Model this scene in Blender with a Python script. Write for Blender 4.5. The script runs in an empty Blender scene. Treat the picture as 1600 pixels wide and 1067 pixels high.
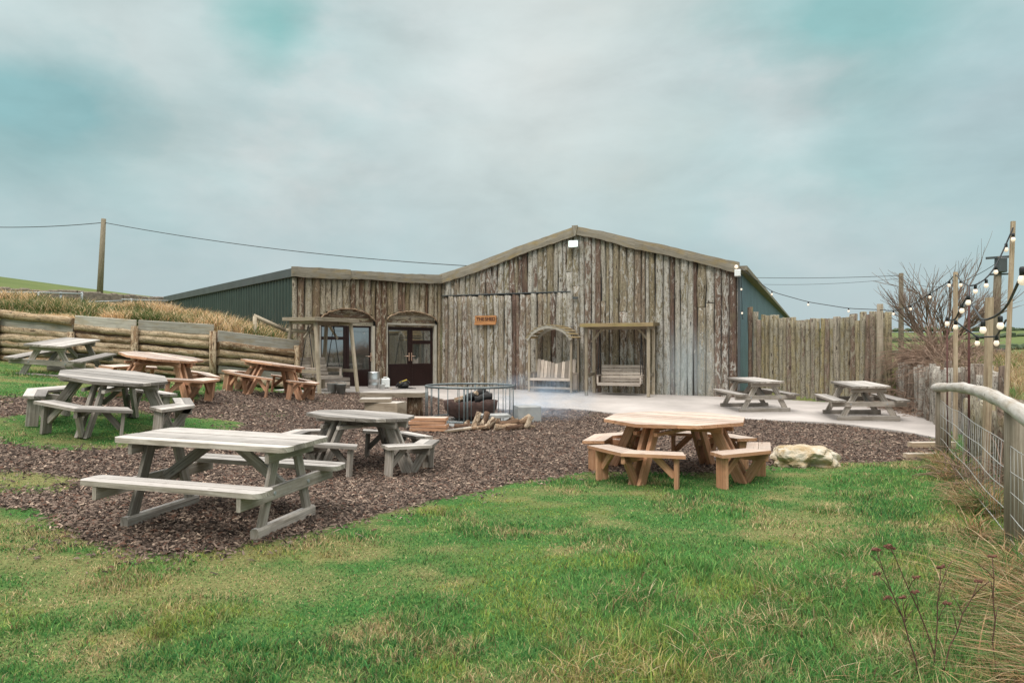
import bpy, math, random
import numpy as np
from mathutils import Vector, Matrix, Quaternion
random.seed(7); RNG = np.random.default_rng(11)
S = bpy.context.scene; COL = S.collection
PI = math.pi; rad = math.radians
FPX, HOR, CH = 1100.0, 545.0, 1.63
def V(*a): return Vector(a)
def rnd(a, b): return random.uniform(a, b)
def at(px, py, d): return V((px-800)/FPX*d, d, CH-(py-HOR)*d/FPX)

# ------------------------------------------------------------------ noise
def _h(ix, iy, s):
    n = (ix*374761393 + iy*668265263 + s*1442695041) & 0xffffffff
    n = ((n ^ (n >> 13))*1274126177) & 0xffffffff
    return ((n ^ (n >> 16)) & 0xffff)/65535.0
def vnoise(x, y, s=0):
    x = np.asarray(x, float); y = np.asarray(y, float)
    ix = np.floor(x).astype(np.int64); iy = np.floor(y).astype(np.int64)
    fx = x-ix; fy = y-iy; fx = fx*fx*(3-2*fx); fy = fy*fy*(3-2*fy)
    a = _h(ix, iy, s); b = _h(ix+1, iy, s); c = _h(ix, iy+1, s); d = _h(ix+1, iy+1, s)
    return (a*(1-fx)+b*fx)*(1-fy)+(c*(1-fx)+d*fx)*fy
def fbm(x, y, s=0, o=4):
    t = 0; a = .5; n = 0
    for k in range(o):
        t = t+a*vnoise(np.asarray(x)*2**k, np.asarray(y)*2**k, s+k*17); n += a; a *= .5
    return t/n
def sstep(a, b, x):
    t = np.clip((x-a)/(b-a), 0, 1); return t*t*(3-2*t)

# ------------------------------------------------------------------ terrain
class TPS:
    def __init__(s, pts, lam=.02):
        P = np.array(pts, float); s.p = P[:, :2]; n = len(P)
        d = np.hypot(*(s.p[:, None]-s.p[None]).transpose(2, 0, 1))
        K = np.where(d > 0, d*d*np.log(d+1e-9), 0)+lam*np.eye(n)
        A = np.zeros((n+3, n+3)); A[:n, :n] = K; A[:n, n] = 1; A[:n, n+1:] = s.p
        A[n:, :n] = A[:n, n:].T
        s.w = np.linalg.solve(A, np.concatenate([P[:, 2], np.zeros(3)]))
    def __call__(s, x, y):
        x = np.asarray(x, float); y = np.asarray(y, float); r = s.w[-3]+s.w[-2]*x+s.w[-1]*y
        for (a, b), w in zip(s.p, s.w):
            d2 = (x-a)**2+(y-b)**2; r = r+w*.5*d2*np.log(d2+1e-12)
        return r
YARD = TPS([(-9.9, 15.5, 1.06), (-5.64, 9.85, .45), (-6.75, 13.4, .76), (-5.63, 16.3, .57), (-2.1, 9.64, 0), (2.15, 9.2, 0),
  (-2.6, 6.1, .12), (-1.7, 6.4, .09), (-3.6, 6.2, .13), (0, 4, 0), (-3, 4, .04), (3, 4, 0), (-5, 5, .25), (0, 15.5, .04), (6, 17.6, .1), (7.75, 15.6, .08), (7, 12.5, 0),
  (6.4, 10.5, 0), (4, 6, 0), (2, 21, .18), (-3.6, 24, .32), (6.74, 21, .16), (-4.6, 20, .32), (-6.2, 20, .46), (-8, 18, .82),
  (-12.7, 17.5, 1.34), (-7.5, 7, .45), (-12, 10, 1.0), (0, 0, 0), (-6, 0, .1), (6, 0, 0), (10, 5, 0), (12, 15, .1), (10, 22, .1),
  (0, 12, 0), (-2.5, 13, .06), (-15, 15, 1.6), (-16, 5, 1.3), (-2.6, 18, .15)])
FAR = TPS([(-12.7, 18.3, 2.45), (-10, 19, 2.3), (-7.8, 19, 2.1), (-6.6, 20.6, 1.7), (-18, 21, 3.0), (-14, 22, 2.85), (-12, 25, 2.9), (-9, 22, 2.2), (-33, 45, 4.9),
  (-58, 80, 9.8), (-40, 80, 7.2), (-25, 45, 4.4), (0, 80, 3.5), (0, 45, 1.5), (9.6, 14.6, 1.1), (10.8, 18, 1.3), (9, 12, .9),
  (8, 9, .5), (6, 5, .2), (4, 0, 0), (14, 18, 1.3), (14, 12, .8), (18, 20, .6), (25, 30, -.8), (40, 60, -3), (25, 60, -1), (20, 5, 0), (80, 100, -6), (40, 110, -5), (0, -10, 0),
  (-20, 5, 2), (-25, -10, 2), (20, -15, -.5), (3, 30, .2), (-3, 27, .3), (8, 24, .2), (10, 21, .3), (12, 40, 0), (-90, 90, 13), (100, 40, -5)])
YPOLY = np.array([(-17, -8), (-17, 17.75), (-12.7, 17.75), (-7.55, 18.25), (-6.0, 20.25), (-6.55, 21.65), (-6.9, 22.6), (-3.5, 25.8), (-2.4, 25.2), (6.9, 21.2), (9.9, 18.7), (9.95, 18.1),
  (8.95, 14.7), (8.4, 12), (7.6, 10.8), (3.9, 3), (2.2, -8)], float)
def pdist(poly, x, y):
    x = np.asarray(x, float); y = np.asarray(y, float); best = np.full(x.shape, 1e9); ins = np.zeros(x.shape, bool)
    for (ax, ay), (bx, by) in zip(poly, np.roll(poly, -1, 0)):
        dx, dy = bx-ax, by-ay; t = np.clip(((x-ax)*dx+(y-ay)*dy)/(dx*dx+dy*dy), 0, 1)
        best = np.minimum(best, np.hypot(x-ax-t*dx, y-ay-t*dy))
        c = (ay > y) != (by > y); ins ^= c & (x < dx*(y-ay)/(dy if dy else 1e-9)+ax)
    return np.where(ins, -best, best)
RIDGE = lambda x, y: np.hypot(np.asarray(x, float), np.asarray(y, float))
def height(x, y):
    x = np.asarray(x, float); y = np.asarray(y, float)
    yd = YARD(x, y); r = np.hypot(x, y)
    fr = FAR(x, y)
    az = np.arctan2(x, np.maximum(y, 1e-3))
    # beyond the crest of the hill and across the valley
    back = np.where(x < -15, 9.0-.02*(r-100)*.2, -5+(r-110)*.052*sstep(110, 200, r)+2.2*np.sin(az*7+1)*sstep(150, 300, r))
    back = np.where(r > 420, np.minimum(back, 12), back)
    side = sstep(-60, 0, x-0*y)
    crest = 12.3-.1375*np.maximum(0, x+76)+.02*np.maximum(0, -76-x)
    back = (1-side)*np.minimum(crest, 16)+side*back
    bl = np.where(x < -8, sstep(80, 112, r), sstep(85, 120, r)); fr = fr*(1-bl)+back*bl
    w = sstep(.22, -.08, pdist(YPOLY, x, y))
    z = w*yd+(1-w)*fr
    return z+.025*(fbm(x*.9, y*.9, 3)-.5)*2*w+.10*(fbm(x*.5, y*.5, 5)-.5)*(1-w)
def gz(x, y): return float(height(np.array([x]), np.array([y]))[0])
def gnorm(x, y, e=.7):
    return V(-(gz(x+e, y)-gz(x-e, y))/(2*e), -(gz(x, y+e)-gz(x, y-e))/(2*e), 1).normalized()
def unproj(px, py):
    d = 10.0
    for _ in range(60):
        x = (px-800)/FPX*d; z = float(YARD(np.array([x]), np.array([d]))[0])
        d = .5*d+.5*min(30, max(2, FPX*(CH-z)/max(4, py-HOR)))
    return ((px-800)/FPX*d, d)
def upoly(pts): return np.array([unproj(*p) for p in pts])
MULCH = upoly([(345, 610), (420, 613), (545, 612), (665, 613), (700, 625), (800, 636), (850, 634), (960, 640), (1165, 650), (1300, 655), (1460, 675), (1462, 717), (1330, 722),
  (1200, 727), (1100, 737), (910, 737), (800, 754), (650, 787), (540, 817), (430, 845), (300, 866), (190, 856), (130, 846), (105, 822), (60, 795), (-160, 790), (-160, 620), (0, 622),
  (100, 621), (200, 622), (262, 635), (300, 629)])
HOLE1 = upoly([(-160, 662), (-20, 655), (120, 640), (215, 640), (265, 655), (330, 652), (385, 662), (350, 682), (260, 682), (190, 700), (90, 703), (-20, 692), (-160, 690)])
HOLE2 = upoly([(-120, 742), (40, 742), (110, 750), (90, 766), (-120, 768)])
def mulch_sd(x, y):
    return np.maximum(pdist(MULCH, x, y), np.maximum(-pdist(HOLE1, x, y)-.0, -pdist(HOLE2, x, y)+.1))

# ------------------------------------------------------------------ materials
def newmat(name):
    m = bpy.data.materials.new(name); m.use_nodes = True; nt = m.node_tree; nt.nodes.clear()
    o = nt.nodes.new('ShaderNodeOutputMaterial'); p = nt.nodes.new('ShaderNodeBsdfPrincipled')
    nt.links.new(p.outputs[0], o.inputs[0]); return m, nt, p
def nd(nt, t, **kw):
    n = nt.nodes.new('ShaderNode'+t)
    for k, v in kw.items():
        if k[0] == 'i':
            key = k[1:]; key = int(key) if key.isdigit() else key
            if isinstance(v, bpy.types.NodeSocket): nt.links.new(v, n.inputs[key])
            else: n.inputs[key].default_value = v
        else: setattr(n, k, v)
    return n
def c4(c): return (c[0], c[1], c[2], 1)
def ramp(nt, fac, stops):
    r = nt.nodes.new('ShaderNodeValToRGB'); nt.links.new(fac, r.inputs[0]); e = r.color_ramp.elements
    while len(e) < len(stops): e.new(.5)
    for k, (p, c) in enumerate(stops): e[k].position = p; e[k].color = c4(c) if not isinstance(c, (int, float)) else (c, c, c, 1)
    return r.outputs[0]
def mix(nt, f, a, b, mode='MIX'):
    n = nt.nodes.new('ShaderNodeMix'); n.data_type = 'RGBA'; n.blend_type = mode
    for s, v in ((0, f), (6, a), (7, b)):
        if isinstance(v, bpy.types.NodeSocket): nt.links.new(v, n.inputs[s])
        else: n.inputs[s].default_value = v if isinstance(v, (int, float)) else c4(v)
    return n.outputs[2]
def noise(nt, vec, scale, detail=5, rough=.6, dist=0):
    n = nd(nt, 'TexNoise', iScale=scale, iDetail=detail, iRoughness=rough, iDistortion=dist)
    nt.links.new(vec, n.inputs['Vector']); return n.outputs[0]
def mapping(nt, vec, sc):
    m = nd(nt, 'Mapping'); nt.links.new(vec, m.inputs[0]); m.inputs['Scale'].default_value = sc; return m.outputs[0]
def math_(nt, op, a, b=0.0):
    n = nt.nodes.new('ShaderNodeMath'); n.operation = op
    for k, v in ((0, a), (1, b)):
        if isinstance(v, bpy.types.NodeSocket): nt.links.new(v, n.inputs[k])
        else: n.inputs[k].default_value = v
    return n.outputs[0]
def bump(nt, p, h, s=.3, d=.01):
    b = nd(nt, 'Bump', iStrength=s, iDistance=d); nt.links.new(h, b.inputs['Height']); nt.links.new(b.outputs[0], p.inputs['Normal'])
def wood(name, dark, mid, pale, stain=None, rough=.8, top=None, tintamt=.5, grain=(1.6, 34)):
    m, nt, p = newmat(name); L = nt.links
    uv = nd(nt, 'UVMap').outputs[0]; t = nd(nt, 'Attribute', attribute_name='tint').outputs['Fac']
    g = noise(nt, mapping(nt, uv, (grain[0], grain[1], 1)), 1, 6, .65, .4)
    col = ramp(nt, g, [(.3, dark), (.5, mid), (.72, pale)])
    if stain:
        g2 = noise(nt, mapping(nt, uv, (1.4, 5, 1)), 1.3, 4, .6)
        col = mix(nt, ramp(nt, g2, [(.5, 0), (.72, .8)]), col, stain)
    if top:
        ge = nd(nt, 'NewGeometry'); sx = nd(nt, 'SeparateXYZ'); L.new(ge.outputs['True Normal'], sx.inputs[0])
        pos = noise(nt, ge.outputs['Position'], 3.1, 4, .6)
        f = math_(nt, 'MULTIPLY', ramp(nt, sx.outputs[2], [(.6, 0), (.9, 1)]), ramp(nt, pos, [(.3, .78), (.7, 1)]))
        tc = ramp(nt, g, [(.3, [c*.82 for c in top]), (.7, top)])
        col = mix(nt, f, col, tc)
    cr = noise(nt, mapping(nt, uv, (.8, 75, 1)), 1, 3, .5, .2); col = mix(nt, ramp(nt, cr, [(.63, 0), (.70, .6)]), col, [c*.35 for c in dark])
    bl = noise(nt, nd(nt, 'NewGeometry').outputs['Position'], 5.5, 5, .65); col = mix(nt, ramp(nt, bl, [(.50, 0), (.72, .38)]), col, [c*.7 for c in dark])
    kv = nd(nt, 'TexVoronoi', iScale=1.0); L.new(mapping(nt, uv, (2.2, 7, 1)), kv.inputs['Vector']); col = mix(nt, ramp(nt, kv.outputs['Distance'], [(.05, .7), (.11, 0)]), col, [c*.5 for c in dark])
    k = nd(nt, 'MapRange', iValue=t, i3=1-tintamt, i4=1+tintamt*.45).outputs[0]
    cm = nd(nt, 'CombineXYZ', i0=k, i1=k, i2=k).outputs[0]
    L.new(mix(nt, 1.0, col, cm, 'MULTIPLY'), p.inputs['Base Color'])
    p.inputs['Roughness'].default_value = rough; p.inputs['Specular IOR Level'].default_value = .35
    bump(nt, p, g, .35, .004); return m
def plain(name, c, rough=.6, metal=0.0, var=.25, scale=9, emis=None, es=1, b=.15):
    m, nt, p = newmat(name)
    pos = nd(nt, 'TexCoord').outputs['Object']; g = noise(nt, pos, scale, 5, .6)
    nt.links.new(ramp(nt, g, [(.3, [x*(1-var) for x in c]), (.7, [min(1, x*(1+var)) for x in c])]), p.inputs['Base Color'])
    p.inputs['Roughness'].default_value = rough; p.inputs['Metallic'].default_value = metal
    if b: bump(nt, p, noise(nt, pos, scale*7, 3, .6), b, .004)
    if emis: p.inputs['Emission Color'].default_value = c4(emis); p.inputs['Emission Strength'].default_value = es
    return m
def barkmat(name, stops, stain, stainamt, bare, bluemask=False):
    """vertical logs: UV u along the log, v round it; tint = which log"""
    m, nt, p = newmat(name); L = nt.links
    uv = nd(nt, 'UVMap').outputs[0]; t = nd(nt, 'Attribute', attribute_name='tint').outputs['Fac']
    base = ramp(nt, t, stops)
    streak = noise(nt, mapping(nt, uv, (2.2, 30, 1)), 1, 6, .7, .8)
    fleck = noise(nt, mapping(nt, uv, (14, 26, 1)), 1, 5, .7, 1.5)
    col = mix(nt, 1, base, ramp(nt, streak, [(.3, .28), (.5, .95), (.72, 1.6)]), 'MULTIPLY')
    pn = noise(nt, mapping(nt, uv, (1.5, 4.6, 1)), 1.7, 8, .74, 1.4)
    off = math_(nt, 'ADD', pn, math_(nt, 'MULTIPLY', math_(nt, 'SUBTRACT', math_(nt, 'FRACT', math_(nt, 'MULTIPLY', t, 7.31)), .5), .15))
    peel = ramp(nt, off, [(.505, 0), (.54, 1)])
    col = mix(nt, math_(nt, 'MULTIPLY', peel, .95), col, mix(nt, 1, bare, ramp(nt, streak, [(.3, .6), (.7, 1.15)]), 'MULTIPLY'))
    kn = nd(nt, 'TexVoronoi', iScale=1.0); nt.links.new(mapping(nt, uv, (1.5, 4.5, 1)), kn.inputs['Vector'])
    col = mix(nt, ramp(nt, kn.outputs['Distance'], [(.07, .85), (.13, 0)]), col, (.035, .022, .017))
    col = mix(nt, ramp(nt, fleck, [(.53, 0), (.62, .9)]), col, (.055, .036, .028))
    col = mix(nt, ramp(nt, noise(nt, mapping(nt, uv, (.9, 2.2, 1)), 2.3, 4, .6), [(.52, 0), (.7, stainamt)]), col, stain)
    if bluemask:
        ge = nd(nt, 'NewGeometry'); pos = ge.outputs['Position']
        dv = nd(nt, 'VectorMath', operation='DISTANCE'); L.new(mapping(nt, pos, (1, 1, .62)), dv.inputs[0]); dv.inputs[1].default_value = (5.35, 21.6, .62)
        f = ramp(nt, math_(nt, 'ADD', dv.outputs['Value'], math_(nt, 'MULTIPLY', math_(nt, 'SUBTRACT', streak, .5), 1.6)), [(.2, .65), (1.1, 0)])
        col = mix(nt, f, col, (.37, .43, .45))
    L.new(col, p.inputs['Base Color']); p.inputs['Roughness'].default_value = .9; p.inputs['Specular IOR Level'].default_value = .2
    h = math_(nt, 'ADD', math_(nt, 'MULTIPLY', streak, .7), math_(nt, 'SUBTRACT', math_(nt, 'MULTIPLY', fleck, .8), math_(nt, 'MULTIPLY', peel, .3)))
    bump(nt, p, h, .7, .02); return m
M = {}
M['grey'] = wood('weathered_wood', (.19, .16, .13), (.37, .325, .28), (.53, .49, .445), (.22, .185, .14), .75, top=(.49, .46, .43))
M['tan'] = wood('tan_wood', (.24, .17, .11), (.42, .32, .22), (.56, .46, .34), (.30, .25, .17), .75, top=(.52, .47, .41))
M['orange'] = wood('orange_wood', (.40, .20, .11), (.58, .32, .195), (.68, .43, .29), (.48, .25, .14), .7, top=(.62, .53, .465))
M['teakseat'] = wood('pale_bench_wood', (.32, .26, .21), (.54, .46, .39), (.68, .62, .55), None, .8)
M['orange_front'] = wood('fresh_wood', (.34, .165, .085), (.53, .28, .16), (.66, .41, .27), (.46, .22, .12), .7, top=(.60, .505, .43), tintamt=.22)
M['greenwood'] = wood('treated_pole', (.22, .18, .125), (.39, .325, .24), (.54, .48, .38), (.27, .235, .15), .8)
M['oak'] = wood('live_edge_board', (.18, .155, .12), (.27, .24, .19), (.37, .335, .275), (.33, .24, .10), .85, tintamt=.2)
M['mossboard'] = wood('mossy_board', (.17, .12, .065), (.31, .23, .12), (.41, .32, .19), (.30, .25, .085), .85)
M['logwall'] = barkmat('cut_log', [(0, (.22, .135, .075)), (.35, (.37, .25, .145)), (.7, (.46, .34, .21)), (1, (.36, .27, .17))], (.17, .11, .06), .5, (.56, .44, .30))
M['railwood'] = wood('silvered_pole', (.34, .30, .25), (.52, .49, .45), (.64, .615, .575), (.36, .29, .20), .85, grain=(2, 17))
M['greyplank'] = wood('grey_plank', (.25, .225, .185), (.40, .375, .32), (.52, .495, .43), (.34, .26, .15), .85)
M['barn'] = barkmat('barn_log', [(0, (.13, .085, .066)), (.2, (.21, .145, .112)), (.42, (.27, .21, .16)), (.6, (.24, .20, .125)), (.8, (.31, .26, .195)), (1, (.40, .37, .315))], (.23, .215, .13), .4, (.54, .515, .465), True)
M['annex'] = barkmat('annex_log', [(0, (.13, .075, .048)), (.3, (.23, .155, .11)), (.55, (.20, .155, .09)), (.8, (.31, .24, .165)), (1, (.42, .385, .32))], (.24, .20, .09), .5, (.43, .37, .28))
M['pali'] = barkmat('palisade_log', [(0, (.17, .115, .085)), (.3, (.25, .195, .155)), (.55, (.26, .22, .14)), (.75, (.30, .25, .14)), (1, (.31, .275, .225))], (.24, .21, .085), .45, (.34, .31, .24))
M['paligrey'] = barkmat('weathered_slab', [(0, (.15, .11, .085)), (.35, (.24, .19, .15)), (.65, (.33, .30, .26)), (1, (.42, .39, .34))], (.18, .13, .09), .6, (.42, .385, .335))
M['greenmetal'] = plain('dark_green_sheet', (.030, .050, .042), .45, 0, .2, 2, b=.05)
M['tealmetal'] = plain('teal_sheet', (.12, .19, .215), .4, 0, .18, 1.5, b=.05)
M['darktrim'] = plain('dark_flashing', (.07, .08, .085), .5, 0, .2, 2)
M['roof'] = plain('fibre_roof', (.23, .22, .19), .85, 0, .25, 1.2)
M['concrete'] = plain('pale_concrete', (.42, .385, .36), .8, 0, .20, .8, b=.25)
M['concrete2'] = plain('grey_concrete', (.33, .335, .325), .85, 0, .18, 4, b=.3)
M['upvc'] = plain('brown_frame', (.020, .009, .008), .35, 0, .15, 3, b=0)
M['upvc'].node_tree.nodes['Principled BSDF'].inputs['Specular IOR Level'].default_value = .25
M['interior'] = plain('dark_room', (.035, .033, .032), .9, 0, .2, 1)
M['brass'] = plain('pinkish_brass', (.72, .5, .38), .3, .8, .1, 9, b=0)
M['steel'] = plain('galvanised', (.16, .185, .19), .5, .55, .25, 14)
M['steelrail'] = plain('galvanised_rail', (.36, .39, .40), .55, .3, .15, 8)
M['keg'] = plain('keg_steel', (.6, .6, .6), .3, .9, .1, 8, b=0)
M['rust'] = plain('rusted_iron', (.065, .036, .029), .9, .15, .5, 9, b=.5)
M['char'] = plain('charred', (.03, .028, .027), .95, 0, .5, 14, b=.6)
M['white'] = plain('white_plastic', (.75, .77, .76), .45, 0, .06, 6, b=0)
M['yellow'] = plain('yellow_plastic', (.65, .48, .08), .5, 0, .1, 6, b=0)
M['black'] = plain('black_plastic', (.018, .018, .018), .5, 0, .2, 9, b=0)
M['galv'] = plain('zinc', (.34, .36, .36), .45, .4, .2, 9)
M['redrod'] = plain('rust_rod', (.09, .03, .025), .7, .2, .3, 20)
M['wire'] = plain('fence_wire', (.50, .50, .48), .5, .4, .1, 9, b=0)
M['cable'] = plain('black_cable', (.02, .022, .025), .6, 0, .1, 9, b=0)
M['bulb'] = plain('lit_bulb', (.95, .80, .66), .4, 0, .02, 3, (1, .80, .62), .5, 0)
M['flood'] = plain('flood_lens', (.9, 1, .95), .3, 0, .02, 3, (.85, 1, .90), 2.2, 0)
M['twig'] = plain('bare_twig', (.19, .135, .10), .9, 0, .35, 4)
M['bramble'] = plain('bramble_stem', (.27, .185, .135), .9, 0, .4, 3)
M['pole'] = wood('pole_wood', (.14, .11, .07), (.26, .215, .15), (.36, .31, .23), None, .85)
M['endgrain'] = plain('cut_end', (.52, .36, .2), .8, 0, .2, 12)
M['firewood'] = barkmat('firewood_log', [(0, (.12, .07, .045)), (.5, (.26, .165, .10)), (1, (.42, .31, .21))], (.13, .08, .05), .5, (.60, .48, .35))
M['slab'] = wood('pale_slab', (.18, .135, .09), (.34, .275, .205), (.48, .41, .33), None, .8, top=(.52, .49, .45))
M['brick'] = plain('brownstone', (.20, .16, .13), .95, 0, .45, 6, b=.6)
M['hedge'] = plain('hedge_leaf', (.05, .075, .035), .9, 0, .4, 1.5)
M['plant'] = plain('dead_stem', (.10, .05, .035), .9, 0, .3, 20)
M['seedhead'] = plain('seed_head', (.14, .06, .04), .95, 0, .4, 40)
M['sign'] = wood('sign_board', (.42, .17, .06), (.60, .28, .11), (.70, .38, .18), None, .6)
M['letter'] = plain('burnt_letter', (.06, .02, .012), .8, 0, .1, 9, b=0)
M['cloth'] = plain('grey_cloth', (.45, .45, .45), .9, 0, .1, 9)
M['tealcloth'] = plain('teal_cloth', (.05, .30, .28), .9, 0, .15, 9)
def glassmat():
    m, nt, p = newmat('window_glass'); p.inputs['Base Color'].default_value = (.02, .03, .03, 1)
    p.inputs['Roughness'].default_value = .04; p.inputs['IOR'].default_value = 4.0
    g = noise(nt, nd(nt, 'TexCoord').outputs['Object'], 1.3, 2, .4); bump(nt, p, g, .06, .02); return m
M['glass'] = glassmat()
def rockmat():
    m, nt, p = newmat('boulder_stone'); pos = nd(nt, 'TexCoord').outputs['Object']
    a = noise(nt, pos, 4.5, 7, .65, .6); b = noise(nt, pos, 16, 5, .7)
    c = ramp(nt, a, [(.3, (.22, .15, .075)), (.43, (.40, .30, .17)), (.55, (.52, .45, .34)), (.72, (.62, .58, .51))])
    c = mix(nt, ramp(nt, b, [(.58, 0), (.7, .7)]), c, (.15, .12, .07))
    nt.links.new(c, p.inputs['Base Color']); p.inputs['Roughness'].default_value = .9
    bump(nt, p, math_(nt, 'ADD', a, math_(nt, 'MULTIPLY', b, .5)), .8, .03); return m
M['rock'] = rockmat()
def attrmat(name, rough=.7, trans=0):
    m, nt, p = newmat(name); a = nd(nt, 'Attribute', attribute_name='col')
    nt.links.new(a.outputs['Color'], p.inputs['Base Color']); p.inputs['Roughness'].default_value = rough
    p.inputs['Specular IOR Level'].default_value = .2
    if trans:
        o = nt.nodes['Material Output'] if 'Material Output' in nt.nodes else [n for n in nt.nodes if n.type == 'OUTPUT_MATERIAL'][0]
        tr = nd(nt, 'BsdfTranslucent'); nt.links.new(a.outputs['Color'], tr.inputs[0])
        mx = nd(nt, 'MixShader', i0=trans); nt.links.new(p.outputs[0], mx.inputs[1]); nt.links.new(tr.outputs[0], mx.inputs[2]); nt.links.new(mx.outputs[0], o.inputs[0])
    return m
M['blade'] = attrmat('grass_blade', .6, .35); M['chip'] = attrmat('bark_chip', .85)
def groundmat():
    m, nt, p = newmat('turf_and_mulch'); L = nt.links
    pos = nd(nt, 'NewGeometry').outputs['Position']; k = nd(nt, 'Attribute', attribute_name='mulch').outputs['Fac']
    dr = nd(nt, 'Attribute', attribute_name='dry').outputs['Fac']
    n1 = noise(nt, pos, 5, 6, .7); n2 = noise(nt, pos, .7, 5, .6); n3 = noise(nt, pos, 38, 4, .7)
    gr = ramp(nt, n3, [(.3, (.03, .08, .022)), (.6, (.07, .17, .042)), (.8, (.13, .22, .055))])
    ye = ramp(nt, n3, [(.3, (.15, .12, .05)), (.7, (.34, .265, .13))])
    gcol = mix(nt, ramp(nt, math_(nt, 'ADD', math_(nt, 'MULTIPLY', n2, .7), math_(nt, 'ADD', math_(nt, 'MULTIPLY', n1, .3), math_(nt, 'MULTIPLY', dr, .22))), [(.5, 0), (.72, .6)]), gr, ye)
    vo = nd(nt, 'TexVoronoi', iScale=26.0); L.new(mapping(nt, pos, (1, 1.5, 1)), vo.inputs['Vector'])
    mu = ramp(nt, nd(nt, 'SeparateColor', i0=vo.outputs['Color']).outputs[0], [(0, (.030, .020, .016)), (.5, (.085, .058, .046)), (.85, (.15, .11, .088)), (1, (.28, .22, .18))])
    f = ramp(nt, math_(nt, 'ADD', k, math_(nt, 'MULTIPLY', math_(nt, 'SUBTRACT', n1, .5), .5)), [(.42, 0), (.58, 1)])
    far = nd(nt, 'Attribute', attribute_name='far').outputs['Fac']
    fn = noise(nt, pos, .035, 4, .6)
    fcol = ramp(nt, fn, [(.35, (.085, .125, .04)), (.55, (.125, .155, .055)), (.7, (.11, .16, .055))])
    col = mix(nt, far, mix(nt, f, gcol, mu), fcol)
    L.new(col, p.inputs['Base Color']); p.inputs['Roughness'].default_value = .95; p.inputs['Specular IOR Level'].default_value = .1
    bump(nt, p, math_(nt, 'ADD', n3, n1), .6, .03); return m
M['ground'] = groundmat()

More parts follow.
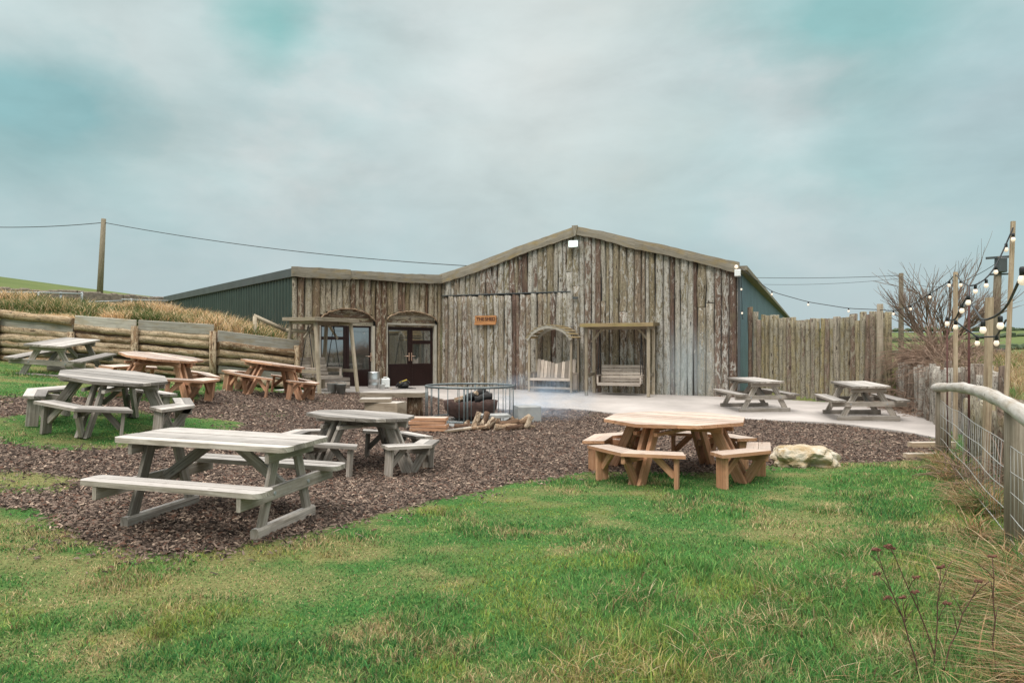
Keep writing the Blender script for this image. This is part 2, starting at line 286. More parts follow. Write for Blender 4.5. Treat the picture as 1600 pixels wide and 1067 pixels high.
# ------------------------------------------------------------------ mesh builder
class MB:
    def __init__(s): s.v = []; s.t = []; s.f = []; s.uv = []; s.sm = []; s.mi = []
    def add(s, vs, fs, uvs, tint=None, smooth=False, mi=0):
        o = len(s.v); s.v += [tuple(x) for x in vs]; t = random.random() if tint is None else tint; s.t += [t]*len(vs)
        for f, u in zip(fs, uvs):
            s.f.append([i+o for i in f]); s.uv += u
            s.sm.append(smooth if len(f) < 5 else False); s.mi.append(mi)
    def beam(s, p0, p1, w, h, up=(0, 0, 1), ch=.005, tint=None, flat0=False, flat1=False, w1=None, h1=None):
        p0 = Vector(p0); p1 = Vector(p1); d = (p1-p0); Ln = d.length; d.normalize(); up = Vector(up)
        if abs(d.dot(up)) > .98: up = V(0, 1, 0) if abs(d.y) < .9 else V(1, 0, 0)
        sd = d.cross(up).normalized(); u = sd.cross(d)
        vs = []
        for P, ww, hh, fl in ((p0, w, h, flat0), (p1, w1 or w, h1 or h, flat1)):
            a, b = ww/2, hh/2; c = min(ch, a*.4, b*.4)
            for x, y in ((-a+c, -b), (a-c, -b), (a, -b+c), (a, b-c), (a-c, b), (-a+c, b), (-a, b-c), (-a, -b+c)):
                q = P+sd*x+u*y
                if fl and abs(d.z) > .1: q = q+d*((P.z-q.z)/d.z)
                vs.append(q)
        per = [0, w, w, w+h, w+h, 2*w+h, 2*w+h, 2*w+2*h, 2*w+2*h]; o = rnd(0, 50); ov = rnd(0, 50)
        fs = []; uvs = []
        for k in range(8):
            j = (k+1) % 8; fs.append([k, j, 8+j, 8+k][::-1]); a, b = per[k]+ov, per[k+1]+ov
            uvs.append([(o, a), (o, b), (o+Ln, b), (o+Ln, a)][::-1])
        fs.append(list(range(8))); uvs.append([(o+i*.01, ov+i*.01) for i in range(8)])
        fs.append(list(range(15, 7, -1))); uvs.append([(o+i*.01, ov+i*.01) for i in range(8)])
        s.add(vs, fs, uvs, tint)
    def box(s, c, sx, sy, sz, ch=.005, tint=None):
        c = Vector(c)
        s.beam(c-V(sx/2, 0, 0), c+V(sx/2, 0, 0), sy, sz, ch=ch, tint=tint)
    def tube(s, pts, r, n=8, tint=None, jit=0., cap=True, smooth=True, sq=1.0, vsc=1.0):
        pts = [Vector(p) for p in pts]; m = len(pts); rs = r if hasattr(r, '__len__') else [r]*m
        vs = []; L = 0; Ls = []; up = None; o = rnd(0, 50); ov = rnd(0, 50)
        for i, p in enumerate(pts):
            d = (pts[min(i+1, m-1)]-pts[max(i-1, 0)]).normalized()
            if up is None: up = V(0, 0, 1) if abs(d.z) < .9 else V(0, 1, 0)
            sd = d.cross(up).normalized(); up = sd.cross(d).normalized()
            if i: L += (p-pts[i-1]).length
            Ls.append(L)
            for k in range(n):
                a = 2*PI*k/n; rr = rs[i]*(1+rnd(-jit, jit)); vs.append(p+(sd*math.cos(a)+up*math.sin(a)*sq)*rr)
        fs = []; uvs = []; cir = 2*PI*(sum(rs)/m)*vsc
        for i in range(m-1):
            for k in range(n):
                j = (k+1) % n; fs.append([i*n+k, i*n+j, (i+1)*n+j, (i+1)*n+k])
                a, b = ov+cir*k/n, ov+cir*(k+1)/n; uvs.append([(o+Ls[i], a), (o+Ls[i], b), (o+Ls[i+1], b), (o+Ls[i+1], a)])
        if cap:
            fs.append(list(range(n))[::-1]); uvs.append([(o, ov)]*n); e = (m-1)*n
            fs.append([e+k for k in range(n)]); uvs.append([(o, ov)]*n)
        s.add(vs, fs, uvs, tint, smooth)
    def prism(s, poly, z0, z1, ang=0., tint=None, X=None):
        """vertical prism over a 2-D polygon; grain along ang; X maps points afterwards"""
        n = len(poly); ca, sa = math.cos(ang), math.sin(ang); o = rnd(0, 50); ov = rnd(0, 50)
        vs = [V(x, y, z0) for x, y in poly]+[V(x, y, z1) for x, y in poly]
        U = lambda q: (o+q[0]*ca+q[1]*sa, ov-q[0]*sa+q[1]*ca)
        fs = [list(range(n))[::-1], list(range(n, 2*n))]; uvs = [[U(p) for p in poly][::-1], [U(p) for p in poly]]
        for k in range(n):
            j = (k+1) % n; fs.append([k, j, n+j, n+k]); a = U(poly[k]); b = U(poly[j])
            uvs.append([a, b, (b[0], b[1]+z1-z0), (a[0], a[1]+z1-z0)])
        if X is not None: vs = [X @ q for q in vs]
        s.add(vs, fs, uvs, tint)
    def lathe(s, prof, n=20, c=(0, 0, 0), smooth=True, tint=None):
        c = Vector(c); vs = []; fs = []; uvs = []
        for r, z in prof:
            for k in range(n): vs.append(c+V(r*math.cos(2*PI*k/n), r*math.sin(2*PI*k/n), z))
        for i in range(len(prof)-1):
            for k in range(n):
                j = (k+1) % n; fs.append([i*n+k, i*n+j, (i+1)*n+j, (i+1)*n+k]); uvs.append([(k/n, i), ((k+1)/n, i), ((k+1)/n, i+1), (k/n, i+1)])
        s.add(vs, fs, uvs, tint, smooth)
    def build(s, name, mat, parent=None, loc=None):
        me = bpy.data.meshes.new(name); me.from_pydata(s.v, [], s.f); ul = me.uv_layers.new(name='UVMap')
        ul.data.foreach_set('uv', np.array(s.uv, 'f').ravel())
        a = me.attributes.new('tint', 'FLOAT', 'POINT'); a.data.foreach_set('value', np.array(s.t, 'f'))
        me.polygons.foreach_set('use_smooth', s.sm)
        for x in (mat if isinstance(mat, (list, tuple)) else [mat]): me.materials.append(M[x])
        o = bpy.data.objects.new(name, me); COL.objects.link(o)
        if parent is not None: o.parent = parent
        if loc is not None: o.location = loc
        return o
def tag(o, label=None, cat=None, group=None, kind=None):
    if label: o['label'] = label
    if cat: o['category'] = cat
    if group: o['group'] = group
    if kind: o['kind'] = kind
    return o
def thing(name, label, cat, loc=(0, 0, 0), rz=0., group=None, normal=None):
    o = bpy.data.objects.new(name, None); COL.objects.link(o); o.location = loc; o.empty_display_size = .2
    q = Quaternion((0, 0, 1), rz)
    if normal is not None: q = V(0, 0, 1).rotation_difference(normal) @ q
    o.rotation_mode = 'QUATERNION'; o.rotation_quaternion = q
    return tag(o, label, cat, group)
def dup(root, label, loc, rz, normal=None, group=None, scale=(1, 1, 1)):
    def cp(o, par):
        c = o.copy(); COL.objects.link(c); c.parent = par
        for ch in [x for x in o.children]: cp(ch, c)
        return c
    r = cp(root, None); r.location = loc; q = Quaternion((0, 0, 1), rz)
    if normal is not None: q = V(0, 0, 1).rotation_difference(normal) @ q
    r.rotation_quaternion = q; r.scale = scale; r['label'] = label
    if group: r['group'] = group
    return r
def clip(poly, nx, ny, c):
    out = []
    for k in range(len(poly)):
        a, b = poly[k], poly[(k+1) % len(poly)]; da = a[0]*nx+a[1]*ny-c; db = b[0]*nx+b[1]*ny-c
        if da <= 0: out.append(a)
        if (da < 0) != (db < 0) and abs(da-db) > 1e-9:
            t = da/(da-db); out.append((a[0]+(b[0]-a[0])*t, a[1]+(b[1]-a[1])*t))
    return out
def rrect(cx, cy, L, W, r, n=5):
    o = []
    for sx, sy, a0 in ((1, 1, 0), (-1, 1, 90), (-1, -1, 180), (1, -1, 270)):
        for k in range(n+1):
            a = rad(a0+90*k/n); o.append((cx+sx*(L/2-r)+r*math.cos(a), cy+sy*(W/2-r)+r*math.sin(a)))
    return o
def planks(mb, poly, y0, y1, n, z0, z1, gap=.007):
    w = (y1-y0)/n
    for k in range(n):
        q = clip(clip(poly, 0, -1, -(y0+k*w+gap/2)), 0, 1, y0+(k+1)*w-gap/2)
        if len(q) > 2: mb.prism(q, z0+rnd(-.002, .002), z1+rnd(-.002, .002))

# ------------------------------------------------------------------ ground and setting
def axis(a, b, step, ext, grow=1.22):
    xs = list(np.arange(a, b+step, step)); s = step; x = xs[-1]
    while x < ext[1]: s *= grow; x += s; xs.append(x)
    s = step; x = xs[0]; pre = []
    while x > ext[0]: s *= grow; x -= s; pre.append(x)
    return np.array(pre[::-1]+xs)
def make_ground():
    xs = axis(-15, 12, .13, (-900, 900)); ys = axis(1.5, 26, .13, (-60, 1300))
    X, Y = np.meshgrid(xs, ys); x = X.ravel(); y = Y.ravel(); z = height(x, y)
    nx, ny = len(xs), len(ys); me = bpy.data.meshes.new('ground')
    i = (np.arange(ny-1)[:, None]*nx+np.arange(nx-1)[None]).ravel()
    F = np.stack([i, i+1, i+nx+1, i+nx], 1)
    me.from_pydata(np.stack([x, y, z], 1).tolist(), [], F.tolist()); me.polygons.foreach_set('use_smooth', [True]*len(F))
    sd = mulch_sd(x, y); k = sstep(.30, -.30, sd)
    a = me.attributes.new('mulch', 'FLOAT', 'POINT'); a.data.foreach_set('value', k.astype('f'))
    a = me.attributes.new('far', 'FLOAT', 'POINT'); a.data.foreach_set('value', sstep(28, 42, np.hypot(x, y)).astype('f'))
    a = me.attributes.new('dry', 'FLOAT', 'POINT'); a.data.foreach_set('value', dryness(x, y).astype('f'))
    me.materials.append(M['ground']); o = bpy.data.objects.new('ground', me); COL.objects.link(o)
    tag(o, 'grassy yard ground with bark mulch and fields beyond', None, None, 'structure')
FENCE = [(6.4, 10.5), (4.57, 6.8), (3.64, 4.9), (2.75, 3.0), (1.6, .5)]
def fence_dist(x, y):
    x = np.asarray(x, float); y = np.asarray(y, float); best = np.full(x.shape, 1e9)
    for (ax, ay), (bx, by) in zip(FENCE[:-1], FENCE[1:]):
        dx, dy = bx-ax, by-ay; t = np.clip(((x-ax)*dx+(y-ay)*dy)/(dx*dx+dy*dy), 0, 1); best = np.minimum(best, np.hypot(x-ax-t*dx, y-ay-t*dy))
    return best
def dryness(x, y):
    """0 lush .. 1 dead straw"""
    d = sstep(.40, .66, .42*fbm(x*.8+3, y*1.1, 21)+.58*fbm(x*2.4, y*3.4, 25))*.9
    d = np.maximum(d, .8*np.exp(-((np.asarray(y)-4.95-.12*np.asarray(x))/.5)**2)*sstep(-.6, -1.6, x)*sstep(.35, .55, fbm(x*1.7, y*1.7, 8)))
    out = pdist(YPOLY, x, y); d = np.maximum(d, sstep(-.1, .2, out)*.92)
    return np.clip(d, 0, 1)
make_ground()

def strip_sheet(name, near, far, rows, lift, mat, label, thick=.05, jit=0.):
    n = len(near); mb = MB(); vs = []; 
    for r in range(rows+1):
        t = r/rows
        for (ax, ay), (bx, by) in zip(near, far):
            x = ax+(bx-ax)*t; y = ay+(by-ay)*t; vs.append((x, y, float(YARD(np.array([x]), np.array([y]))[0])+lift))
    for (ax, ay) in near: vs.append((ax, ay-.01, gz(ax, ay)-thick))
    fs = []
    for r in range(rows):
        for k in range(n-1): fs.append([r*n+k, r*n+k+1, (r+1)*n+k+1, (r+1)*n+k])
    b = (rows+1)*n
    for k in range(n-1): fs.append([b+k, b+k+1, k+1, k])
    mb.add(vs, fs, [[(vs[i][0], vs[i][1]) for i in f] for f in fs], .5, False)
    return tag(mb.build(name, mat), label, None, None, 'structure')
def resample(pts, n):
    P = np.array(pts, float); L = np.concatenate([[0], np.cumsum(np.hypot(*np.diff(P, axis=0).T))]); t = np.linspace(0, L[-1], n)
    return list(zip(np.interp(t, L, P[:, 0]), np.interp(t, L, P[:, 1])))
near = [unproj(*p) for p in [(430, 611), (545, 613), (640, 614), (672, 619), (720, 634), (800, 642), (852, 638), (905, 641), (965, 648), (1165, 656), (1300, 662), (1400, 674), (1475, 688)]]
far = [(-6.7, 21.8), (-5.75, 22.75), (-4.85, 23.5), (-3.85, 24.35), (-2.7, 25.3), (-1, 24.4), (.6, 23.7), (2, 23.1), (3.5, 22.45), (6.74, 21.05), (8.6, 19.8), (9.8, 18.6), (9.2, 15.0)]
N_ = resample(near, 90); N_ = [(x+rnd(-.02, .02), y+float(.14*(fbm(x*1.7, 0*x, 5)-.5))+rnd(-.02, .02)) for x, y in N_]
strip_sheet('patio', N_, resample(far, 90), 14, .03, 'concrete', 'pale concrete patio in front of the log barn')

# ------------------------------------------------------------------ grass, chips (stuff)
def blades(name, P, H, Wd, lean, C, mat, label, segs=2, kind='stuff', wob=.5):
    n = len(P); a = RNG.uniform(0, 2*PI, n); la = RNG.uniform(0, 2*PI, n)
    side = np.stack([np.cos(a), np.sin(a), np.zeros(n)], 1); ld = np.stack([np.cos(la), np.sin(la), np.zeros(n)], 1)*lean[:, None]
    rows = []
    for k in range(segs+1):
        t = k/segs; c = P+ld*(H*t*t)[:, None]; c[:, 2] += H*(t-.45*np.minimum(lean, 1.6)*t*t*.75)
        w = (Wd*(1-t*.55)*.5)[:, None]
        if k < segs: rows += [c-side*w, c+side*w]
        else: rows += [c]
    m = len(rows); Vt = np.stack(rows, 1).reshape(-1, 3)
    base = np.arange(n)*m; qs = []
    for k in range(segs-1): qs.append(np.stack([base+2*k, base+2*k+1, base+2*k+3, base+2*k+2], 1))
    k = segs-1; tr = np.stack([base+2*k, base+2*k+1, base+2*k+2], 1)
    Q = np.concatenate(qs) if qs else np.zeros((0, 4), int)
    me = bpy.data.meshes.new(name); nl = len(Q)*4+len(tr)*3
    me.vertices.add(len(Vt)); me.vertices.foreach_set('co', Vt.astype('f').ravel())
    me.loops.add(nl); me.loops.foreach_set('vertex_index', np.concatenate([Q.ravel(), tr.ravel()]).astype('i'))
    me.polygons.add(len(Q)+len(tr)); ls = np.concatenate([np.arange(len(Q))*4, len(Q)*4+np.arange(len(tr))*3])
    me.polygons.foreach_set('loop_start', ls.astype('i'))
    me.update(calc_edges=True); me.validate()
    ca = me.attributes.new('col', 'FLOAT_COLOR', 'POINT'); ca.data.foreach_set('color', np.repeat(np.concatenate([C, np.ones((n, 1))], 1), m, 0).astype('f').ravel())
    me.materials.append(M[mat]); o = bpy.data.objects.new(name, me); COL.objects.link(o)
    return tag(o, label, None, None, kind)
def wedge(n, d0, d1, sl=-.86, sr=.86):
    """ground points, density falling with the square of the distance from the viewing spot"""
    d = d0*(d1/d0)**RNG.random(n); return RNG.uniform(sl, sr, n)*d, d
def grass_colors(x, y, dry, n):
    pal = np.array([[.048, .17, .048], [.115, .27, .07], [.23, .35, .10], [.38, .31, .14], [.58, .445, .275], [.36, .22, .12]])
    v = np.clip(.12+dry*.54+RNG.normal(0, .27, n)+.6*(fbm(x*5, y*6, 33)-.5), 0, 1); g = np.clip(fbm(x*.8, y*.8, 41)*1.6-.3+RNG.normal(0, .25, n), 0, 1)[:, None]
    green = pal[0]*(1-g)+pal[1]*g; t = RNG.random(n)[:, None]; straw = pal[3]*(1-t)+pal[4]*t
    r = RNG.random(n) < .12; straw[r] = pal[5]
    k = sstep(.38, .72, v)[:, None]; lg = (RNG.random(n) < .22); green[lg] = pal[2]
    c = green*(1-k)+straw*k
    ym = (sstep(.58, .72, fbm(x*1.3+9, y*1.7, 77))*.5*(RNG.random(n) < .7))[:, None]; c = c*(1-ym)+np.array([.36, .35, .07])*ym
    br = RNG.random(n) < .05; c[br] = (.13, .075, .045)
    return c*np.clip(RNG.normal(1.08, .32, (n, 1))+.5*(fbm(x*4.5, y*5.5, 57)-.5)[:, None], .35, 1.8)
def scatter_grass():
    x, y = wedge(690000, 1.9, 19, -1.4, 1.15)
    sd = mulch_sd(x, y); yd = pdist(YPOLY, x, y)
    edge = fbm(x*2.2, y*2.2, 14)-.5
    pat = pdist(np.array(N_+far[::-1]), x, y)
    keep = (sd+edge*.5 > RNG.normal(.02, .07, len(x))) & (yd < .0) & (pat > .03)
    # stray tufts growing through the bark
    stray = (~keep) & (yd < 0) & (pat > .1) & (fbm(x*1.3, y*1.3, 31) > .66) & (sd > -1.6) & (RNG.random(len(x)) < .5)
    keep |= stray; x = x[keep]; y = y[keep]; n = len(x); sd = sd[keep]
    dry = dryness(x, y); tuft = fbm(x*1.6, y*1.6, 51); fd = fence_dist(x, y); long_ = sstep(1.5, .5, fd)
    rough = sstep(3.2, 1.2, np.hypot((x-1.9)/1.0, (y-3.9)/.8))
    H = (.016+.058*sstep(.45, .70, tuft)*(.4+.6*sstep(.4, .6, fbm(x*5, y*5, 58)))+.012*RNG.random(n))*(1-.35*dry)+long_*.05*RNG.random(n)+rough*.07*RNG.random(n)**2
    H *= 1-.45*sstep(.3, 0, sd); z = height(x, y)
    lean = .25+.9*RNG.random(n)**1.3
    blades('grass', np.stack([x, y, z-.004], 1), H*RNG.uniform(.6, 1.3, n), .0032+.00075*y+.001*RNG.random(n), lean, grass_colors(x, y, dry, n), 'blade', 'short mixed green and straw grass covering the yard lawn')
scatter_grass()
def scatter_chips():
    x, y = wedge(250000, 4.6, 21, -1.2, .78); sd = mulch_sd(x, y); pat = pdist(np.array(N_+far[::-1]), x, y)
    keep = (sd+(fbm(x*2.2, y*2.2, 14)-.5)*.5 < RNG.normal(.0, .13, len(x))+.5*(RNG.random(len(x)) < .05)*RNG.random(len(x))) & (pat > .02) & (pdist(YPOLY, x, y) < -.05)
    x = x[keep]; y = y[keep]; n = len(x); z = height(x, y)
    L = RNG.uniform(.022, .062, n)*(1+.02*y); W = RNG.uniform(.006, .014, n)*(1+.05*y); big = RNG.random(n) < .02; L[big] *= 2.4; sm_ = RNG.random(n) < .35; L[sm_] *= .55; W[sm_] *= .7
    a = RNG.uniform(0, 2*PI, n); pit = RNG.normal(0, .28, n)
    u = np.stack([np.cos(a)*np.cos(pit), np.sin(a)*np.cos(pit), np.sin(pit)], 1); s = np.stack([-np.sin(a), np.cos(a), RNG.normal(0, .3, n)], 1)
    P = np.stack([x, y, z+.008+.016*RNG.random(n)], 1); up = np.array([0, 0, 1.])
    th = (.003+.004*RNG.random(n))[:, None]
    U = u*L[:, None]*.5; Sd = s*W[:, None]*.5
    vs = np.stack([P-U-Sd*.7, P+U-Sd, P+U*.9+Sd, P-U*1.05+Sd*.8, P+U*.2+up*th*2, P-U*.3-Sd*.1+up*th*2], 1).reshape(-1, 3)
    b = np.arange(n)*6
    T = np.concatenate([np.stack([b+i, b+j, b+k], 1) for i, j, k in ((0, 1, 4), (1, 2, 4), (2, 3, 5), (3, 0, 5), (0, 4, 5), (2, 5, 4))])
    me = bpy.data.meshes.new('bark_chips'); me.vertices.add(len(vs)); me.vertices.foreach_set('co', vs.astype('f').ravel())
    me.loops.add(T.size); me.loops.foreach_set('vertex_index', T.ravel().astype('i')); me.polygons.add(len(T)); me.polygons.foreach_set('loop_start', (np.arange(len(T))*3).astype('i'))
    me.update(calc_edges=True); me.validate()
    t = RNG.random(n)[:, None]**1.5; c = np.array([.022, .015, .012])*(1-t)+np.array([.24, .178, .14])*t
    pal = RNG.random(n) < .07; c[pal] = np.array([.33, .25, .19])*RNG.uniform(.6, 1.45, (pal.sum(), 1)); re = RNG.random(n) < .1; c[re] = (.12, .065, .045)
    c *= (.8+.4*fbm(x*.6, y*.6, 91))[:, None]
    ca = me.attributes.new('col', 'FLOAT_COLOR', 'POINT'); ca.data.foreach_set('color', np.repeat(np.concatenate([c, np.ones((n, 1))], 1), 6, 0).astype('f').ravel())
    me.materials.append(M['chip']); o = bpy.data.objects.new('bark_chips', me); COL.objects.link(o); tag(o, 'brown bark chippings spread over the seating area', None, None, 'stuff')
scatter_chips()
STRAW = np.array([[.62, .44, .24], [.46, .31, .16], [.68, .54, .36], [.30, .19, .11]])
def straw(n):
    i = RNG.integers(0, 4, n); return STRAW[i]*RNG.uniform(.75, 1.2, (n, 1))
def scatter_dry():
    # bank above the log wall
    x = RNG.uniform(-18, -6, 80000); y = 18+RNG.random(80000)**1.6*7
    yd = pdist(YPOLY, x, y); g = fbm(x*.6, y*.6, 61); an = (x+6.53)*.7+(y-21)*.714
    keep = (yd > .05) & (g+.15*RNG.normal(0, 1, len(x)) > .38) & ((x*.766+y*.643) < (-6.68*.766+21.49*.643)-.15) 
    x, y, g = x[keep], y[keep], g[keep]; n = len(x); z = height(x, y)
    tall = sstep(-8.9, -7.9, x)*sstep(-6.3, -7.0, x); H = (.16+.46*RNG.random(n)*sstep(.4, .65, g))+tall*.6*RNG.random(n)
    C = straw(n)*1.3; gm = RNG.random(n) < .22*sstep(.62, .42, fbm(x*.5, y*.5, 66)); C[gm] = np.array([.10, .15, .045])*RNG.uniform(.7, 1.3, (gm.sum(), 1))
    gp = fbm(x*.45+4, y*.45, 71) > .57; C[gp & (RNG.random(n) < .65)] = (.09, .14, .04)
    blades('dry_grass', np.stack([x, y, z-.01], 1), H, np.full(n, .019), .3+.9*RNG.random(n), C, 'blade', 'tall straw coloured grass on the bank above the log wall', 3)
    # tangle under the wire fence
    pts = []; 
    t = RNG.random(52000)**1.35; F = np.array(FENCE); seg = np.interp(t, [0, 1], [3.4, 0]); i = np.minimum(seg.astype(int), 3); f = (seg-i)[:, None]
    P = F[i]*(1-f)+F[i+1]*f; nrm = np.array([-.9, .45]); wv = .22+.16*sstep(9, 3.5, P[:, 1])
    off = np.abs(RNG.normal(0, 1, len(P)))*wv*.62-.16; P = P+nrm*off[:, None]
    x, y = P[:, 0], P[:, 1]; cl = fbm(x*2.3, y*2.3, 83); keep = cl+RNG.normal(0, .07, len(x)) > .50; x, y, cl, off = x[keep], y[keep], cl[keep], off[keep]; n = len(x)
    H = (.10+.32*RNG.random(n))*(.5+.9*sstep(.42, .62, cl))*(1.1-.6*np.clip(off/.9, 0, 1))*(1-.5*sstep(5.5, 8, y)); z = height(x, y); C = straw(n)*np.array([.92, .84, .80]); thin = (y < 5) & (RNG.random(n) < .45); H = np.where(thin, H*.35, H)
    gm = RNG.random(n) < .36; C[gm] = np.array([.09, .21, .05])*RNG.uniform(.6, 1.3, (gm.sum(), 1))
    blades('dry_grass', np.stack([x, y, z-.01], 1), H*.85, .0055+.0008*y, .4+1.9*RNG.random(n), C, 'blade', 'tangled dead grass along the foot of the wire fence', 4)
    # clumps of dead and long grass on the lawn near the viewer
    cx = []; cs = [(1.05, 3.75), (1.75, 4.6), (1.45, 4.15), (2.2, 4.9), (.45, 3.55), (2.0, 3.7), (2.65, 5.6), (.8, 4.6), (3.1, 7.0), (1.6, 3.45)]
    X, Y, Hh, Cc = [], [], [], []
    for (a, b) in cs:
        k = 260; X.append(a+RNG.normal(0, .12, k)); Y.append(b+RNG.normal(0, .09, k)); Hh.append(RNG.uniform(.05, .15, k)); c = straw(k); g = RNG.random(k) < .62; c[g] = np.array([.07, .21, .045])*RNG.uniform(.7, 1.3, (g.sum(), 1)); Cc.append(c)
    x = np.concatenate(X); y = np.concatenate(Y); n = len(x)
    blades('dry_grass', np.stack([x, y, height(x, y)-.005], 1), np.concatenate(Hh), np.full(n, .0055), .4+1.4*RNG.random(n), np.concatenate(Cc), 'blade', 'coarse mixed tussocks standing out of the near lawn', 4)
    # right bank behind the short palisade and beyond the wire fence
    x = RNG.uniform(5.0, 15, 52000); y = RNG.uniform(5.5, 21, 52000); yd = pdist(YPOLY, x, y); keep = (yd > .1) & (yd < 4.5) & (fbm(x*.8, y*.8, 87) > .36) & ((x-6.74)*.918-(y-21)*.397 > .4); x, y = x[keep], y[keep]; n = len(x)
    C = straw(n)*.85; gp = (fbm(x*.5, y*.5, 95) > .5) & (RNG.random(n) < .75); C[gp] = np.array([.12, .18, .045])*RNG.uniform(.7, 1.2, (gp.sum(), 1))
    blades('dry_grass', np.stack([x, y, height(x, y)-.01], 1), RNG.uniform(.08, .38, n), np.full(n, .011), .3+RNG.random(n), C, 'blade', 'rough green and straw grass on the bank beyond the slab fence', 3)
scatter_dry()

# ------------------------------------------------------------------ picnic tables
def rect_table(mat, label, L=1.85, W=.76, H=.74, rc=.09, so=.62, sw=.27, lb=None):
    lb = so-.10 if lb is None else lb; sk = lb+.10
    t = thing('picnic_table', label, 'picnic table', group='rectangular picnic tables')
    m = MB(); planks(m, rrect(0, 0, L, W, rc), -W/2, W/2, 5, H-.042, H); m.build('tabletop', mat, t)
    for sy in (-1, 1):
        m = MB(); planks(m, rrect(0, sy*so, L, sw, rc), sy*so-sw/2, sy*so+sw/2, 2, .40, .442); m.build('seat', mat, t)
    fx = L/2-.26
    for sx in (-1, 1):
        for sy in (-1, 1):
            m = MB(); m.beam((sx*fx, sy*.17, H-.045), (sx*fx, sy*lb, .055), .045, .115, up=(0, 1, 0), flat0=True, flat1=True); m.build('leg', mat, t)
        m = MB(); m.beam((sx*(fx+.05), -so-sw/2+.01, .345), (sx*(fx+.05), so+sw/2-.01, .345), .045, .11); m.build('seat_beam', mat, t)
        m = MB(); m.beam((sx*(fx+.048), -W/2+.03, H-.092), (sx*(fx+.048), W/2-.03, H-.092), .045, .095); m.build('top_batten', mat, t)
        m = MB(); m.beam((sx*fx, -sk, .035), (sx*fx, sk, .035), .09, .11, ch=.02); m.build('skid', mat, t)
        m = MB(); m.beam((sx*(fx-.03), 0, .35), (sx*(fx-.62), 0, H-.05), .09, .05, up=(0, 1, 0)); m.build('brace', mat, t)
    for sx in (-1, 1):
        for sy in (-1, 1):
            yb = .17+.547*(lb-.17); m = MB(); m.tube([(sx*(fx+.06), sy*yb, .345), (sx*(fx+.085), sy*yb, .345)], .016, 8); m.build('bolt', 'steelrail', t)
    return t
def octo_table(mat, label, R=.735, Ro=1.15, Ri=.87, H=.74, sh=.43):
    t = thing('octagonal_picnic_table', label, 'picnic table', group='octagonal picnic tables')
    oc = [(R*math.cos(PI/4*k), R*math.sin(PI/4*k)) for k in range(8)]
    m = MB(); planks(m, oc, -R, R, 10, H-.042, H); m.build('tabletop', mat, t)
    m = MB()
    for k in (0, 1):
        c, s = math.cos(k*PI/2), math.sin(k*PI/2)
        for o in (-.13, .13):
            m.beam((-.66*c-o*s, -.66*s+o*c, H-.09-k*.05), (.66*c-o*s, .66*s+o*c, H-.09-k*.05), .045, .09 if not k else .045)
    m.build('under_frame', mat, t)
    for q in range(4):
        a = q*PI/2; c, s = math.cos(a), math.sin(a)
        def P(r, o, z): return V(r*c-o*s, r*s+o*c, z)
        # chevron seat made of two boards meeting at the corner
        m = MB()
        for sg in (-1, 1):
            b = a+sg*PI/4; k = .76
            o1 = V(Ro*c, Ro*s); o2 = V(Ro*math.cos(b), Ro*math.sin(b)); i1 = V(Ri*c, Ri*s); i2 = V(Ri*math.cos(b), Ri*math.sin(b))
            o2 = o1+(o2-o1)*k; i2 = i1+(i2-i1)*k; ang = math.atan2(o2.y-o1.y, o2.x-o1.x)
            mo = (o1+i1)/2; me_ = (o2+i2)/2; g = .004
            for A, B, Cc, D in ((o1, o2, me_, mo), (mo, me_, i2, i1)):
                sh_ = (mo-A)*.03 if A is o1 else (i1-A)*.03
                poly = [(A+sh_).to_2d(), (B+sh_).to_2d(), Cc.to_2d(), D.to_2d()]
                poly = [(p.x, p.y) for p in poly]
                if sg < 0: poly = poly[::-1]
                m.prism(poly, sh-.04, sh, ang)
        m.build('seat', mat, t)
        for o in (-.055, .055):
            m = MB(); m.beam(P(R*.60, o, H-.045), P(.84, o, 0), .045, .12, up=P(1, 0, 0), flat0=True, flat1=True); m.build('leg', mat, t)
        m = MB(); m.beam(P(.85, 0, 0.005), P(1.07, 0, sh-.045), .045, .10, up=P(1, 0, 0), flat0=True, flat1=True); m.build('strut', mat, t)
        m = MB(); m.beam(P(.62, 0, sh-.09), P(1.11, 0, sh-.09), .045, .09); m.build('seat_rail', mat, t)
        for sg in (-1, 1):
            b = a+sg*PI/4; k = .66
            def Q(r): o1 = V(r*c, r*s, 0); return o1+(V(r*math.cos(b), r*math.sin(b), 0)-o1)*k
            rm = Q((Ro+Ri)/2); dr = (Q(Ro)-Q(Ri)).normalized(); al = (Q(1)-V(c, s, 0)).normalized()
            m = MB(); m.beam(rm+V(0, 0, sh-.045), rm, .15, .042, up=al, flat0=True, flat1=True); m.build('seat_leg', mat, t)
            g0 = rm-al*.02
            m = MB(); m.beam(g0+V(0, 0, .16)-al*.0, g0-al*.20+V(0, 0, sh-.045), .042, .075, up=-al, flat1=True); m.build('gusset', mat, t)
    return t
def put(t, x, y, deg, dz=0., sc=(1, 1, 1), tilt=0.):
    t.location = (x, y, gz(x, y)+dz); t.rotation_quaternion = V(0, 0, 1).rotation_difference(gnorm(x, y)+V(0, -tilt, 0)) @ Quaternion((0, 0, 1), rad(deg)); t.scale = sc
big = rect_table('grey', 'long grey picnic table with rounded corners at the lawn edge, nearest of all tables', L=2.02, W=.88, so=.70, sw=.29, lb=.42)
put(big, -2.55, 6.2, -13.5, -.005, (.82, .87, 1))
small = rect_table('grey', 'weathered grey picnic table on the grass below the log retaining wall', rc=.02, L=1.8)
put(small, -9.95, 15.6, 98, tilt=.08)
def again(src, label, x, y, deg, sc=(1, 1, 1), dz=0.):
    o = dup(src, label, (x, y, gz(x, y)+dz), rad(deg), gnorm(x, y)); o.scale = sc; return o
again(small, 'worn grey picnic table on the patio beside the corner of the barn', 6.05, 17.6, 93, dz=.03)
